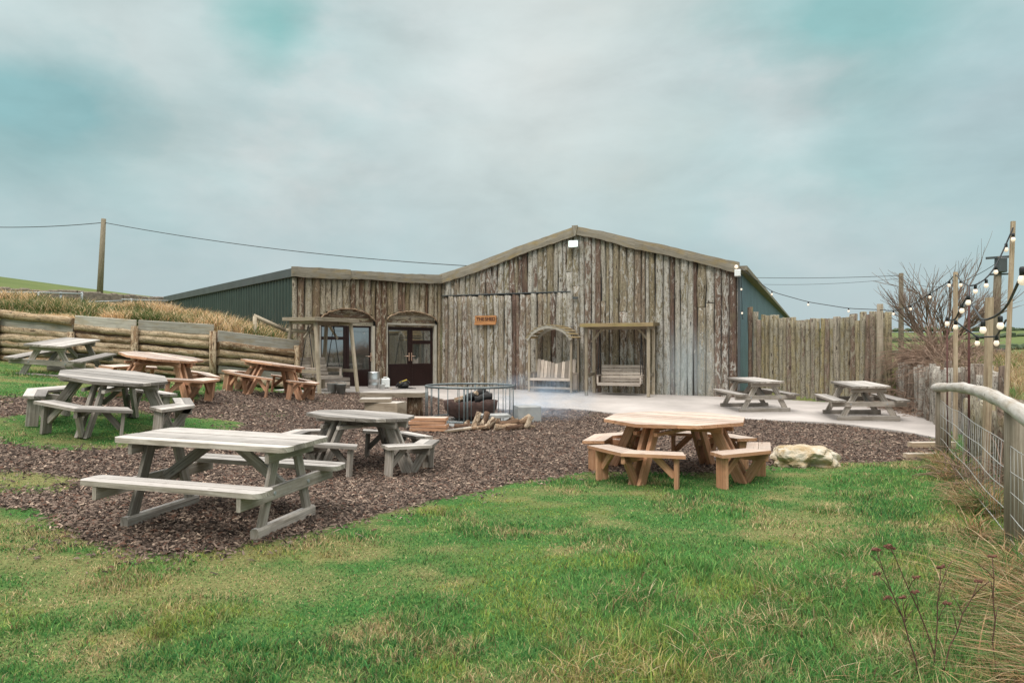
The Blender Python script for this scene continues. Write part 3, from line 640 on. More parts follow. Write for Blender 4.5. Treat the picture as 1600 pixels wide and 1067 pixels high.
again(small, 'worn grey picnic table on the patio where the tall palisade meets the short one', 7.75, 15.7, 79, dz=.03)
oct_g = octo_table('grey', 'grey octagonal picnic table on the bark beside the fire pit'); put(oct_g, -2.1, 9.64, -25)
again(oct_g, 'grey octagonal picnic table on the left grass with green stained legs', -5.86, 10.25, 8)
oct_o = octo_table('orange', 'orange octagonal picnic table on the grass in front of the log wall steps'); put(oct_o, -6.75, 13.4, -25)
again(oct_o, 'orange octagonal picnic table on the bark beside the left swing seat', -5.63, 16.3, -15)
oct_f = octo_table('orange_front', 'new orange octagonal picnic table on the lawn next to the boulder', R=.84); put(oct_f, 2.13, 9.2, -42, 0, (1.11, 1.11, 1.0))

# ------------------------------------------------------------------ barn
def vlog(m, x, z0, z1, w, y=0., dep=.78, n=6, seg=None, tint=None, lean=0., back=False):
    """upright half log facing -y"""
    seg = seg or max(3, int((z1-z0)/.32)); vs = []; fs = []; uvs = []; o = rnd(0, 90); ov = rnd(0, 90); ph = rnd(0, 9); K = n+1 if not back else 2*n
    for i in range(seg+1):
        t = i/seg; z = z0+(z1-z0)*t; r = w/2*(1+.10*math.sin(ph+t*5)+rnd(-.06, .06)); cx = x+lean*(t-.5)+.012*math.sin(ph*2+t*4)
        for k in range(K):
            a = PI*k/n; rr = r*(1+rnd(-.035, .035)); vs.append((cx-rr*math.cos(a), y-rr*dep*math.sin(a), z+(rnd(-.015, .015) if i == seg else 0)))
    for i in range(seg):
        for k in range(n if not back else K):
            j = (k+1) % K if back else k+1
            fs.append([i*K+k, i*K+j, (i+1)*K+j, (i+1)*K+k]); c = w*1.4/n; zz = (z1-z0)/seg
            uvs.append([(o+i*zz, ov+k*c), (o+i*zz, ov+(k+1)*c), (o+(i+1)*zz, ov+(k+1)*c), (o+(i+1)*zz, ov+k*c)])
    fs.append([seg*K+k for k in range(K)]); uvs.append([(o, ov)]*K)
    m.add(vs, fs, uvs, tint, True)
def wavy_board(m, pts_top, hgt, y0, y1, amp=.03, n=24, tint=None):
    """board along a polyline (x,z) with wavy live edges, between depths y0 (front) and y1"""
    P = np.array(pts_top, float); L = np.concatenate([[0], np.cumsum(np.hypot(*np.diff(P, axis=0).T))]); T = np.linspace(0, L[-1], n); ph = rnd(0, 9)
    vs = []; fs = []; uvs = []; o = rnd(0, 50)
    for i, t in enumerate(T):
        x = float(np.interp(t, L, P[:, 0])); z = float(np.interp(t, L, P[:, 1]))
        zt = z+amp*.5*math.sin(t*2.1+ph)+rnd(-.008, .008); zb = z-hgt+amp*math.sin(t*1.4+ph*2)+rnd(-.012, .012)
        vs += [(x, y0, zb), (x, y0-.012, (zb+zt)/2), (x, y0, zt), (x, y1, zt), (x, y1, zb)]
    for i in range(n-1):
        a, b = i*5, (i+1)*5
        for k in range(5):
            j = (k+1) % 5; fs.append([a+k, b+k, b+j, a+j]); q = [0, .15, .3, .4, .6, .7]; uvs.append([(o+T[i], q[k]), (o+T[i+1], q[k]), (o+T[i+1], q[k+1]), (o+T[i], q[k+1])])
    fs += [[0, 1, 2, 3, 4], [(n-1)*5+k for k in (4, 3, 2, 1, 0)]]; uvs += [[(0, 0)]*5]*2
    m.add(vs, fs, uvs, tint, False)
def corrugated(m, p0, p1, z0, z1a, z1b, pitch=.22, dep=.03):
    p0 = Vector(p0); p1 = Vector(p1); d = (p1-p0); L = d.length; d.normalize(); nn = V(d.y, -d.x, 0)
    n = int(L/pitch); vs = []; fs = []; uvs = []
    for i in range(n):
        for f, q in ((0, 0), (.55, 0), (.65, 1), (.9, 1)):
            t = (i+f)/n; b = p0+d*(L*t)+nn*(q*dep); zt = z1a+(z1b-z1a)*t; vs += [(b.x, b.y, z0), (b.x, b.y, zt)]
    for k in range(len(vs)//2-1): fs.append([2*k, 2*k+2, 2*k+3, 2*k+1]); uvs.append([(k, 0), (k+1, 0), (k+1, 1), (k, 1)])
    m.add(vs, fs, uvs, .5)
BW = 10.07; barn = thing('log_barn', 'long gabled barn clad in upright bark covered logs with teal sheet side', 'barn', (-2.5, 25, 0), math.atan2(-4, 9.24))
def ridge(x): return 4.2+1.36*(1-abs(x-BW/2)/(BW/2))
m = MB(); x = .04
while x < BW-.02:
    w = rnd(.11, .255); w = min(w, BW-x+.04); xc = x+w/2; top = ridge(xc)-.12
    if xc < 4.78: vlog(m, xc, 3.52, top, w*1.0, y=-.02, lean=rnd(-.03, .03))
    else:
        if random.random() < .3:
            zz = rnd(2.4, 4.3)
            if zz < top-.3:
                vlog(m, xc, -.3, zz, w*1.0, lean=rnd(-.02, .02)); vlog(m, xc, zz+.015, top, w*1.0, lean=rnd(-.02, .02))
            else: vlog(m, xc, -.3, top, w*1.0)
        else: vlog(m, xc, -.3, top, w*1.0, y=rnd(-.02, .02), lean=rnd(-.04, .04))
    x += w
m.build('log_cladding', 'barn', barn)
m = MB(); x = .30
for xx in (.08, .20): vlog(m, xx, -.3, 3.5, .14)
m.build('corner_logs', 'barn', barn)
m = MB()
while x < 4.70:
    w = rnd(.10, .23); w = min(w, 4.74-x); vlog(m, x+w/2, .18, 3.46+rnd(-.03, .02), w*1.0, y=-.04, lean=rnd(-.02, .02)); x += w
door = m.build('sliding_door', 'barn', barn)
m = MB(); m.beam((.05, -.09, 3.50), (4.85, -.09, 3.50), .05, .03); m.build('door_rail', 'darktrim', barn)
m = MB(); m.beam((4.95, -.17, 3.28), (5.12, -.17, 3.28), .07, .07); m.build('door_stop', 'darktrim', barn)
m = MB(); wavy_board(m, [(-.10, 4.20), (1.9, 4.73), (3.4, 5.16), (5.0, 5.60)], .32, -.20, -.13, .022, 30); m.build('barge_board', 'oak', barn)
m = MB(); wavy_board(m, [(5.07, 5.60), (5.9, 5.40), (7.0, 5.06)], .30, -.20, -.13, .02, 16); wavy_board(m, [(7.0, 5.065), (8.6, 4.62), (BW+.06, 4.18)], .31, -.203, -.13, .02, 18); m.build('barge_board', 'oak', barn)
m = MB(); m.beam((5.035, -.22, 5.62), (5.035, -.22, 5.28), .20, .05, up=(0, 1, 0), w1=.06); m.build('ridge_peg', 'oak', barn)
m = MB()
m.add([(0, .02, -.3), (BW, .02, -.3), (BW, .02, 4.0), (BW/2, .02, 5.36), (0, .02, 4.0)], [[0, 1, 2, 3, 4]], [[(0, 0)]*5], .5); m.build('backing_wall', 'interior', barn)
LN = 36
m = MB(); corrugated(m, (BW-.02, .05, 0), (BW-.02, LN, 0), -.6, 4.02, 4.02, .28, .035); m.build('side_wall', 'tealmetal', barn)
m = MB(); m.add([(0, .05, -.4), (0, LN, -.4), (0, LN, 4.0), (0, .05, 4.0)], [[0, 1, 2, 3]], [[(0, 0)]*4], .5); m.build('side_wall', 'greenmetal', barn)
m = MB()
for sg in (0, 1):
    x0, x1 = (-.2, BW/2) if not sg else (BW+.2, BW/2); z0, z1 = 4.0, 5.42
    n = 40; vs = []; fs = []
    for i in range(n+1):
        tt = i/n; xx = x0+(x1-x0)*tt; zz = z0+(z1-z0)*tt+(.03 if i % 2 else 0); vs += [(xx, -.10, zz), (xx, LN, zz)]
    for i in range(n): fs.append([2*i, 2*i+1, 2*i+3, 2*i+2])
    m.add(vs, fs, [[(0, 0)]*4]*len(fs), .5)
m.build('roof', 'roof', barn)
m = MB(); m.beam((BW+.14, -.12, 4.02), (BW+.14, LN+.05, 4.02), .26, .13); m.build('gutter', 'oak', barn)
m = MB(); m.beam((BW+.03, -.02, -.3), (BW+.03, -.02, 3.95), .07, .10); m.build('corner_trim', 'darktrim', barn)
def B(x, y, z): return barn.matrix_basis @ V(x, y, z)
bpy.context.view_layer.update()
# floodlight, sign, wall lamp
fl = thing('floodlight', 'small lit floodlight under the peak of the barn gable', 'lamp', B(5.0, -.25, 5.02), math.atan2(-4, 9.24))
m = MB(); m.box((0, 0, 0), .34, .07, .24); m.beam((0, .04, .02), (0, .14, .1), .05, .05); m.build('housing', 'galv', fl)
m = MB(); m.box((0, -.042, 0), .28, .02, .18); m.build('lens', 'flood', fl)
sg = thing('name_sign', 'orange wooden board sign with carved dark letters on the barn front', 'sign', B(1.83, -.2, 2.62), math.atan2(-4, 9.24))
m = MB(); m.beam((-.40, 0, .02), (.40, 0, .02), .05, .25); m.beam((-.42, -.005, -.135), (.38, -.005, -.135), .045, .07); m.build('board', 'sign', sg)
cu = bpy.data.curves.new('lettering', 'FONT'); cu.body = 'THE SHED'; cu.size = .165; cu.align_x = 'CENTER'; cu.align_y = 'CENTER'; cu.extrude = .006; cu.space_word = .55; cu.offset = .003
cu.materials.append(M['letter']); tmp = bpy.data.objects.new('tmp', cu); COL.objects.link(tmp); bpy.context.view_layer.update(); lm = bpy.data.meshes.new_from_object(tmp); bpy.data.objects.remove(tmp); lo = bpy.data.objects.new('lettering', lm); COL.objects.link(lo); lo.parent = sg; lo.location = (0.02, -.03, .02); lo.rotation_euler = (PI/2, 0, 0); lo.scale = (.98, 1, 1)
wl = thing('wall_lamp', 'white box lamp at the right eave corner of the barn', 'lamp', B(BW+.02, -.28, 3.86), math.atan2(-4, 9.24))
m = MB(); m.box((0, 0, 0), .17, .14, .2, ch=.02); m.build('housing', 'white', wl)
m = MB(); m.lathe([(.001, .02), (.05, .05), (.055, .09), (.03, .13), (.001, .14)], 12, (-.04, -.02, .1)); m.build('bulb', 'bulb', wl)

# ------------------------------------------------------------------ annex
AW = 5.68; ann = thing('log_annex', 'low log clad annex beside the barn with two arched doorways and dark green side', 'building', (-6.68, 21.49, 0), rad(40)); ann.scale = (.961, 1, 1)
def arch(x, c, hw, zs, zp): 
    q = abs(x-c)/hw; return None if q >= 1 else zs+(zp-zs)*math.sqrt(max(0, 1-q*q*.93))
OA = (1.86, 1.02, 2.40, 2.93); OB = (4.37, 1.05, 2.50, 2.93)
def ann_top(x): return 4.02+.16*x/AW
m = MB(); x = .0
while x < AW-.03:
    w = min(rnd(.13, .28), AW-x); xc = x+w/2; z0 = -.3
    for oo in (OA, OB):
        a = arch(xc, *oo)
        if a: z0 = a
    if z0 < 0 and AW-1.6 > xc > 2.8: tt = rnd(0, .25)
    else: tt = None
    vlog(m, xc, z0, ann_top(xc)-.2, w*1.0, y=rnd(-.01, .02), lean=rnd(-.03, .03), tint=tt); x += w
m.build('log_cladding', 'annex', ann)
m = MB(); wavy_board(m, [(-.12, 4.13), (1.9, 4.15)], .30, -.20, -.13, .02, 12); wavy_board(m, [(1.91, 4.12), (4.0, 4.18), (AW+.03, 4.22)], .28, -.21, -.13, .03, 22); m.build('fascia_board', 'oak', ann)
def box_shell(m, x0, x1, y0, y1, z0, z1):
    vs = [(x0, y0, z0), (x1, y0, z0), (x1, y1, z0), (x0, y1, z0), (x0, y0, z1), (x1, y0, z1), (x1, y1, z1), (x0, y1, z1)]
    fs = [[0, 1, 2, 3], [4, 7, 6, 5], [1, 5, 6, 2], [0, 3, 7, 4], [2, 6, 7, 3]]; m.add(vs, fs, [[(0, 0)]*4]*5, .5)
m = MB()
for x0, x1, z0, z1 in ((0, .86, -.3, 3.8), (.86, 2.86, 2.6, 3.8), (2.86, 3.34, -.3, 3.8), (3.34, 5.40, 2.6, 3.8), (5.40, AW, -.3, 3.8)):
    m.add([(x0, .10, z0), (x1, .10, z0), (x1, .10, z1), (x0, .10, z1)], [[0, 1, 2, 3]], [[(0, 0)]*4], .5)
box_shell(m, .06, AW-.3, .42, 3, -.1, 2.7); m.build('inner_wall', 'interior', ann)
for oo in (OA, OB):
    c, hw, zs, zp = oo; m = MB()
    for k in range(4): m.beam((c-hw, .075-.004*k, 2.44+k*.13), (c+hw, .075-.004*k, 2.44+k*.13), .03, .125)
    m.build('arch_panel', 'annex', ann)
    m = MB(); pts = []
    for k in range(25):
        a = -1+2*k/24; xx = c+hw*a*1.0; zz = zs+(zp-zs)*math.sqrt(max(0, 1-a*a*.93)); pts.append((xx, -.10+rnd(-.015, .015), zz-.02+rnd(-.018, .018)))
    m.tube(pts, .026, 6, jit=.25); m.build('arch_trim', 'firewood', ann)
    for sx in (-1, 1):
        m = MB(); m.beam((c+sx*(hw-.03), .02, .2), (c+sx*(hw-.03), .02, zs-.02), .10, .12, up=(0, 1, 0), tint=.8); m.build('door_jamb', 'greyplank', ann)
m = MB(); m.beam((OB[0]-OB[1]+.04, .01, 2.47), (OB[0]+OB[1]-.04, .01, 2.47), .10, .07); m.build('door_lintel', 'greyplank', ann)
def leaf(x0, x1, z0, z1, y, panes, name='door', hand=0):
    m = MB(); f = .10
    m.beam((x0+f/2, y, z0), (x0+f/2, y, z1), f, .06, up=(0, 1, 0)); m.beam((x1-f/2, y, z0), (x1-f/2, y, z1), f, .06, up=(0, 1, 0))
    zs = [z0]+[p for q in panes for p in q[:2]]+[z1]
    for k in range(0, len(zs), 2):
        a, b = zs[k], zs[k+1]
        if b-a > .005: m.beam((x0+f, y, (a+b)/2), (x1-f, y, (a+b)/2), .055, b-a)
    d = m.build(name, 'upvc', ann)
    for q in panes:
        g = MB(); g.box(((x0+x1)/2, y+.005, (q[0]+q[1])/2), x1-x0-2*f+.01, .02, q[1]-q[0]+.01, ch=.002); g.build('pane', q[2] if len(q) > 2 else 'glass', d)
    if hand:
        h = MB(); hx = x1-.05 if hand > 0 else x0+.05
        h.beam((hx, y-.04, 1.22), (hx, y-.04, 1.50), .035, .02, up=(0, 1, 0)); h.tube([(hx, y-.05, 1.38), (hx, y-.09, 1.38), (hx-hand*.13, y-.09, 1.38)], .012, 6); h.build('handle', 'brass', d)
    return d
zb = .33
leaf(3.40, 4.37, zb, 2.42, .10, [(1.12, 2.26)], hand=1)
leaf(4.375, 5.35, zb, 2.42, .10, [(1.12, 1.80), (1.92, 2.26)], hand=-1)
leaf(.90, 1.88, zb, 2.40, .10, [(.62, 1.92), (2.02, 2.32)], 'window')
leaf(1.885, 2.84, zb, 2.40, .10, [(.95, 2.32)], hand=1)
GL = 14.6
m = MB(); corrugated(m, (0.02, GL, 0), (0.02, .06, 0), .2, 3.78, 3.84, .25, .03); m.build('side_wall', 'greenmetal', ann)
m = MB(); m.beam((-.03, -.10, 3.95), (-.03, GL+.1, 3.92), .10, .26); m.build('eave_flashing', 'darktrim', ann)
m = MB(); m.add([(0, -.1, 3.9), (AW, -.1, 4.0), (AW, GL, 4.0), (0, GL, 3.9)], [[0, 1, 2, 3]], [[(0, 0)]*4], .5); m.add([(0, GL, 0), (AW, GL, 0), (AW, GL, 4.0), (0, GL, 3.9)], [[0, 1, 2, 3]], [[(0, 0)]*4], .5); m.build('roof', 'roof', ann)
bpy.context.view_layer.update()
def A(x, y, z): return ann.matrix_basis @ V(x, y, z)

# ------------------------------------------------------------------ seats by the barn
def fa(px, d): return (px-800)/FPX*d
BA = math.atan2(-4, 9.24)
def on_patio(x, y): return float(YARD(np.array([x]), np.array([y]))[0])+.03
arb = thing('arbour_bench', 'arched arbour bench with slatted back against the barn front', 'bench', (1.21, 22.45, on_patio(1.21, 22.45)), BA-rad(5))
w2, dp = .74, .55
for sx in (-1, 1):
    for sy in (0, 1):
        m = MB(); m.beam((sx*w2, sy*dp, 0), (sx*w2, sy*dp, 1.72), .065, .065, up=(0, 1, 0)); m.build('post', 'greenwood', arb)
    m = MB(); m.beam((sx*w2, 0, .62), (sx*w2, dp, .62), .05, .05)
    for k in range(5): m.beam((sx*w2, .09+k*.10, .1), (sx*w2, .09+k*.10, .62), .02, .06, up=(1, 0, 0))
    m.build('arm_panel', 'teakseat', arb)
m = MB(); m.beam((-w2+.03, -.02, .42), (w2-.03, -.02, .42), .04, .08)
for k in range(5): m.beam((-w2+.03, .04+k*.1, .44), (w2-.03, .04+k*.1, .44), .09, .025)
m.beam((-w2+.03, 0, .15), (w2-.03, 0, .15), .05, .07); m.build('seat', 'teakseat', arb)
m = MB()
for k in range(11):
    q = -1+2*(k+.5)/11; h = .92+.16*abs(q); xx = q*(w2-.05); m.beam((xx, dp-.12, .46), (xx, dp-.04, h), .113, .02, up=(0, 1, 0))
m.build('backrest', 'teakseat', arb)
for sy in (-.10, dp+.06):
    m = MB(); vs = []
    pts = [(w2*1.12*math.sin(a), 1.68+.42*(math.cos(a)-math.cos(1.2))/(1-math.cos(1.2))*1.0) for a in np.linspace(-1.2, 1.2, 15)]
    for (x0, z0), (x1, z1) in zip(pts[:-1], pts[1:]): m.beam((x0, sy, z0), (x1, sy, z1), .04, .12, ch=.003, tint=.6)
    m.build('arch', 'greyplank', arb)
m = MB()
for k, a in enumerate(np.linspace(-1.15, 1.15, 13)):
    xx = w2*1.12*math.sin(a); zz = 1.74+.42*(math.cos(a)-math.cos(1.2))/(1-math.cos(1.2)); m.beam((xx, -.14, zz), (xx, dp+.1, zz), .12, .02, up=(math.sin(a)*.5, 0, 1))
m.build('roof', 'mossboard', arb)
def swing(label, loc, rz, w=1.78, dep=1.0, H=2.1, splay=.0, mats=('greenwood', 'teakseat', 'mossboard'), seat_w=1.3, slope=.12, drop=0.):
    t = thing('swing_seat', label, 'swing seat', loc, rz)
    for sx in (-1, 1):
        for sy in (-1, 1):
            m = MB(); m.beam((sx*(w/2+splay*.3), sy*(dep/2+splay), 0), (sx*w/2, sy*dep/2, H), .098, .098, up=(0, 1, 0), ch=.024, flat0=True); m.build('leg', mats[0], t)
        m = MB(); m.beam((sx*w/2, -dep/2-splay*.6, .62), (sx*w/2, dep/2+splay*.6, .62), .045, .09); m.build('side_rail', mats[0], t)
        m = MB(); m.beam((sx*w/2, -dep/2, H-.05), (sx*w/2, dep/2, H-.05), .05, .10); m.build('top_rail', mats[0], t)
        m = MB(); m.beam((sx*(w/2-.04), 0, H-.5), (sx*(w/2-.42), 0, H-.06), .045, .07); m.build('brace', mats[0], t)
    m = MB(); m.beam((-w/2, 0, H-.06), (w/2, 0, H-.06), .09, .12); m.build('cross_beam', mats[0], t)
    m = MB(); rw, rd = w/2+.14, dep/2+.16
    n = 9
    for k in range(n):
        y0 = -rd+2*rd*k/n; yc = y0+rd/n; m.beam((-rw, yc, H+.06+slope*(yc/rd)*.5), (rw, yc, H+.06+slope*(yc/rd)*.5), 2*rd/n-.006, .022)
    m.build('roof', mats[2], t)
    m = MB(); m.beam((-rw-.02, -rd-.02, H+.03-slope*.5), (rw+.02, -rd-.02, H+.03-slope*.5), .035, .11); m.build('roof_fascia', mats[2], t)
    for sx in (-1, 1):
        m = MB(); m.beam((sx*(rw+.02), -rd, H+.03-slope*.5), (sx*(rw+.02), rd, H+.03+slope*.5), .035, .10); m.build('roof_fascia', mats[2], t)
    sw = seat_w/2; m = MB()
    for k in range(5): m.beam((-sw, -.25+k*.11, .46+.0*k), (sw, -.25+k*.11, .46), .10, .025)
    m.beam((-sw, -.31, .44), (sw, -.31, .44), .03, .09); m.build('seat', mats[1], t)
    m = MB()
    for k in range(5): m.beam((-sw, .24+.035*k, .54+k*.105), (sw, .24+.035*k, .54+k*.105), .022, .092)
    m.build('backrest', mats[1], t)
    for sx in (-1, 1):
        m = MB(); m.beam((sx*sw, -.30, .70), (sx*sw, .30, .70), .06, .035); m.beam((sx*sw, -.26, .45), (sx*sw, -.26, .70), .05, .05, up=(0, 1, 0)); m.build('armrest', mats[1], t)
        m = MB()
        for yy in (-.26, .28): m.tube([(sx*sw, yy, (.5 if yy < 0 else .7)-drop), (sx*sw*.98, 0, H-.12)], .012, 6)
        m.build('chain', 'cable', t)
    for ob in t.children:
        if ob.name.split('.')[0] in ('seat', 'backrest', 'armrest'): ob.location.z = -drop
    return t
swing('brown roofed wooden swing seat standing in front of the barn', (fa(968, 21.7), 21.55, on_patio(3.3, 21.55)), BA+rad(5), 1.86, 1.15, 2.12, slope=.06, drop=.10)
swing('green stained A-frame swing seat in front of the glazed annex window', (-5.5, 20.3, gz(-5.5, 20.3)), rad(60), 1.38, .95, 2.05, splay=.22, mats=('greenwood', 'teakseat', 'greenwood'), seat_w=1.02, slope=.02)

# ------------------------------------------------------------------ small things by the doors
def pt(px, py): x, y = unproj(px, py); return V(x, y, gz(x, y)+.03)
kg = thing('beer_keg', 'steel beer keg with white base beside the glazed door', 'keg', A(2.62, -.45, .33))
m = MB(); m.lathe([(.001, 0), (.17, 0), (.19, .03), (.19, .12), (.2, .14), (.19, .16), (.19, .30), (.2, .32), (.19, .34), (.19, .48), (.175, .52), (.18, .56), (.15, .56), (.15, .52), (.001, .52)], 20); m.build('body', 'keg', kg)
jc = thing('jerrycan', 'white plastic jerrycan on a yellow tray by the doors', 'jerrycan', A(3.02, -.5, .345), rad(20))
m = MB(); m.box((0, 0, .17), .26, .18, .30, ch=.03); m.build('body', 'white', jc)
m = MB(); m.tube([(-.06, 0, .31), (-.05, 0, .36), (.05, 0, .36), (.07, 0, .31)], .016, 6); m.build('handle', 'white', jc)
m = MB(); m.tube([(.09, 0, .31), (.09, 0, .345)], .025, 10); m.build('cap', 'white', jc)
ty = MB(); ty.box((0, 0, .02), .46, .34, .035, ch=.012)
tag(ty.build('tray', 'yellow', None, A(3.02, -.5, .30)), 'flat yellow tray under the white jerrycan', 'tray')
m = MB(); m.box((0, 0, .01), 1.25, .5, .05); o = m.build('door_mat', 'black', None, A(3.35, -.62, .30)); o.rotation_euler = (0, 0, rad(40)); tag(o, 'dark mat on the patio step in front of the double doors', 'mat')
vc = thing('vacuum_cleaner', 'black and yellow machine lying by the double doors', 'machine', A(3.72, -.5, .34), rad(30))
m = MB(); m.lathe([(.001, .0), (.17, .01), (.20, .06), (.19, .13), (.13, .20), (.001, .22)], 16); m.build('body', 'black', vc)
m = MB(); m.beam((-.14, -.06, .17), (.14, .04, .26), .05, .03); m.build('grip', 'yellow', vc)
m = MB(); m.tube([V(.22*math.cos(a)*1.1, .2*math.sin(a), .14+.10*math.sin(a*1.5)) for a in np.linspace(0, 4.6, 16)], .018, 6); m.build('hose', 'black', vc)
def bucket(label, loc, r, h, mat):
    t = thing('bucket', label, 'bucket', loc); m = MB(); m.lathe([(.001, 0), (r*.8, 0), (r, h), (r*1.05, h), (r*.94, h-.01), (r*.74, .02), (.001, .02)], 18); m.build('body', mat, t)
    m = MB(); m.tube([(r*math.cos(a), .02, h-.02+.10*math.sin(a)) for a in np.linspace(0, PI, 9)], .006, 5); m.build('handle', 'galv', t)
def gp(px, d, dz=0.): x = fa(px, d); return V(x, d, gz(x, d)+dz)
bucket('pale grey bucket under the swing seat by the annex', gp(519, 20.25, .02), .15, .26, 'cloth')
bucket('zinc bucket right of the pale one under the swing seat', gp(533, 20.1, .02), .14, .27, 'galv')
bucket('small white tub in front of the keg', A(2.72, -.8, .33), .10, .16, 'white')
cr = thing('log_crate', 'wooden crate of offcuts behind the annex swing seat', 'crate', A(1.15, -.45, .36), rad(40))
m = MB()
for k in range(3):
    for yy in (-.2, .2): m.beam((-.45, yy, .06+k*.13), (.45, yy, .06+k*.13), .02, .10)
    for xx in (-.45, .45): m.beam((xx, -.2, .06+k*.13), (xx, .2, .06+k*.13), .02, .10)
m.build('slats', 'teakseat', cr)
ch = thing('draped_chair', 'chair with grey and teal cloth seen behind the glazed door', 'chair', A(2.3, .62, .33), rad(20))
m = MB(); m.box((0, 0, .42), .5, .45, .07); m.build('seat', 'cloth', ch); m = MB(); m.beam((0, .2, .42), (0, .26, .95), .48, .06, up=(0, 1, 0)); m.build('backrest', 'tealcloth', ch)
for sx in (-1, 1):
    for sy in (-1, 1): m = MB(); m.beam((sx*.2, sy*.18, 0), (sx*.2, sy*.18, .4), .04, .04, up=(0, 1, 0)); m.build('leg', 'upvc', ch)
# handrail behind the swing seat
hr = thing('wooden_handrail', 'round pole handrail sloping down beside the green annex wall', 'handrail')
p0, p1, p2 = at(396, 493, 19.6), at(446, 516, 19.9), at(492, 519, 20.3)
m = MB(); m.tube([p0, p1], .055, 8); m.tube([p1, p2], .055, 8); m.build('rail', 'greenwood', hr)
m = MB(); m.tube([V(p0.x+.04, p0.y, 1.6), V(p0.x+.04, p0.y, p0.z-.02)], .06, 8); m.build('post', 'greenwood', hr); m = MB(); m.tube([V(p2.x-.05, p2.y+.05, .3), V(p2.x-.05, p2.y+.05, p2.z)], .06, 8); m.build('post', 'greenwood', hr)

# ------------------------------------------------------------------ fire pit
fx, fy = fa(734, 15.5), 15.5; fz = gz(fx, fy)
pl = MB()
n = 40; R0 = 1.05
pl.lathe([(.001, .03), (.96, .03), (R0, .02), (R0+.01, .0), (R0+.02, -.1)], n, (fx, fy, fz), smooth=False)
tag(pl.build('concrete_plinth', 'concrete2'), 'low round grey concrete base under the fire cage', 'plinth')
rg = thing('fire_cage', 'round galvanised railing cage around the fire bowl', 'fire cage', (fx, fy, fz+.03))
R = .965; H = .74
for z in (.03, H):
    m = MB(); m.tube([(R*math.cos(a), R*math.sin(a), z) for a in np.linspace(0, 2*PI, 49)], .024 if z > .1 else .018, 8, cap=False); m.build('ring', 'steel', rg)
for k in range(24):
    a = 2*PI*(k+.35)/24; m = MB(); m.tube([(R*math.cos(a), R*math.sin(a), .0), (R*math.cos(a), R*math.sin(a), H)], .0085, 6); m.build('bar', 'steel', rg)
for a in (rad(-93.5), rad(-89.5), rad(86)):
    m = MB(); m.tube([(R*math.cos(a), R*math.sin(a), -.06), (R*math.cos(a), R*math.sin(a), H)], .019, 8); m.build('gate_post', 'steel', rg)
bw = thing('fire_bowl', 'rusted brown iron fire bowl inside the cage', 'fire bowl', (fx+.02, fy, fz+.03))
m = MB(); m.lathe([(.001, .02), (.30, .03), (.48, .10), (.57, .24), (.60, .42), (.575, .42), (.54, .26), (.43, .15), (.001, .12)], 28); m.build('bowl', 'rust', bw)
m = MB(); m.lathe([(.001, .36), (.35, .36), (.56, .34), (.55, .30)], 28, smooth=False); m.build('ash', 'char', bw)
m = MB(); m.box((.12, -.56, .22), .30, .02, .20); m.build('vent_plate', 'rust', bw)
burn = [((-.35, -.1, .46), (.25, .1, .58), .06, 'firewood', 'pale log laid across the front of the fire bowl'), ((-.1, -.2, .50), (.3, .15, .66), .075, 'char', 'blackened log sticking up in the fire bowl'), ((.1, -.15, .48), (.47, -.02, .56), .07, 'char', 'short charred log at the right of the fire bowl'),
        ((-.3, .15, .46), (.15, -.1, .62), .05, 'firewood', 'thin pale log leaning over the charred ones'), ((0, .2, .46), (.4, .05, .60), .06, 'char', 'charred log at the back of the fire bowl')]
def branch_log(p0, p1, r, mat, label, name='firewood_log', cat='log', group=None):
    p0, p1 = Vector(p0), Vector(p1); m = MB(); k = 5; d = p1-p0
    pts = [p0+d*(i/k)+V(rnd(-1, 1), rnd(-1, 1), rnd(-1, 1))*r*.18 for i in range(k+1)]; m.tube(pts, [r*(1+rnd(-.1, .1)) for _ in pts], 9, jit=.07)
    return tag(m.build(name, mat), label, cat, group)
O = V(fx+.02, fy, fz+.0)
for a, b, r, mt, lb in burn: branch_log(O+Vector(a), O+Vector(b), r, mt, lb, group='logs in the fire bowl')
def fw(px, py, d, dx, dy, dz, r, label, mt='firewood'):
    r *= 1.15
    c = at(px, py, d); h = V(dx, dy, dz)*.5; c.z = max(c.z, gz(c.x, c.y)+r*.8+abs(dz)*.4); branch_log(c-h, c+h, r, mt, label, group='firewood heaped at the fire pit')
for a in [(728, 678, 14.15, .45, .1, 0, .055, 'pale split log at the left end of the firewood heap'), (744, 674, 14.1, .12, .1, .32, .05, 'upright split log leaning on the fire base'), (757, 672, 14.15, .1, .15, .30, .055, 'thick upright log beside the leaning split log'),
          (750, 684, 13.9, .35, -.1, .05, .04, 'thin stick lying before the upright logs'), (765, 678, 14.0, .2, .1, .2, .05, 'brown log tilted against the stump'), (790, 682, 13.9, .42, .1, 0, .06, 'orange log lying flat right of the stump'),
          (795, 670, 14.1, .40, .12, .06, .075, 'thick grey log on top of the orange one'), (812, 668, 14.2, .35, -.15, .1, .065, 'brown log crossing the thick grey log'), (818, 658, 14.35, .25, .1, .16, .06, 'topmost dark log of the right heap'), (826, 675, 14.05, .12, .05, .24, .05, 'pale stick leaning on the right heap'), (805, 678, 13.85, .3, .2, .02, .05, 'short log end on at the front of the right heap')]:
    fw(*a)
for k in range(13):
    a = rnd(724, 832); fw(a, rnd(666, 682), rnd(13.95, 14.4), rnd(-.3, .3), rnd(-.12, .12), rnd(-.16, .2), rnd(.026, .048), 'small split log in the firewood heap in front of the fire base')
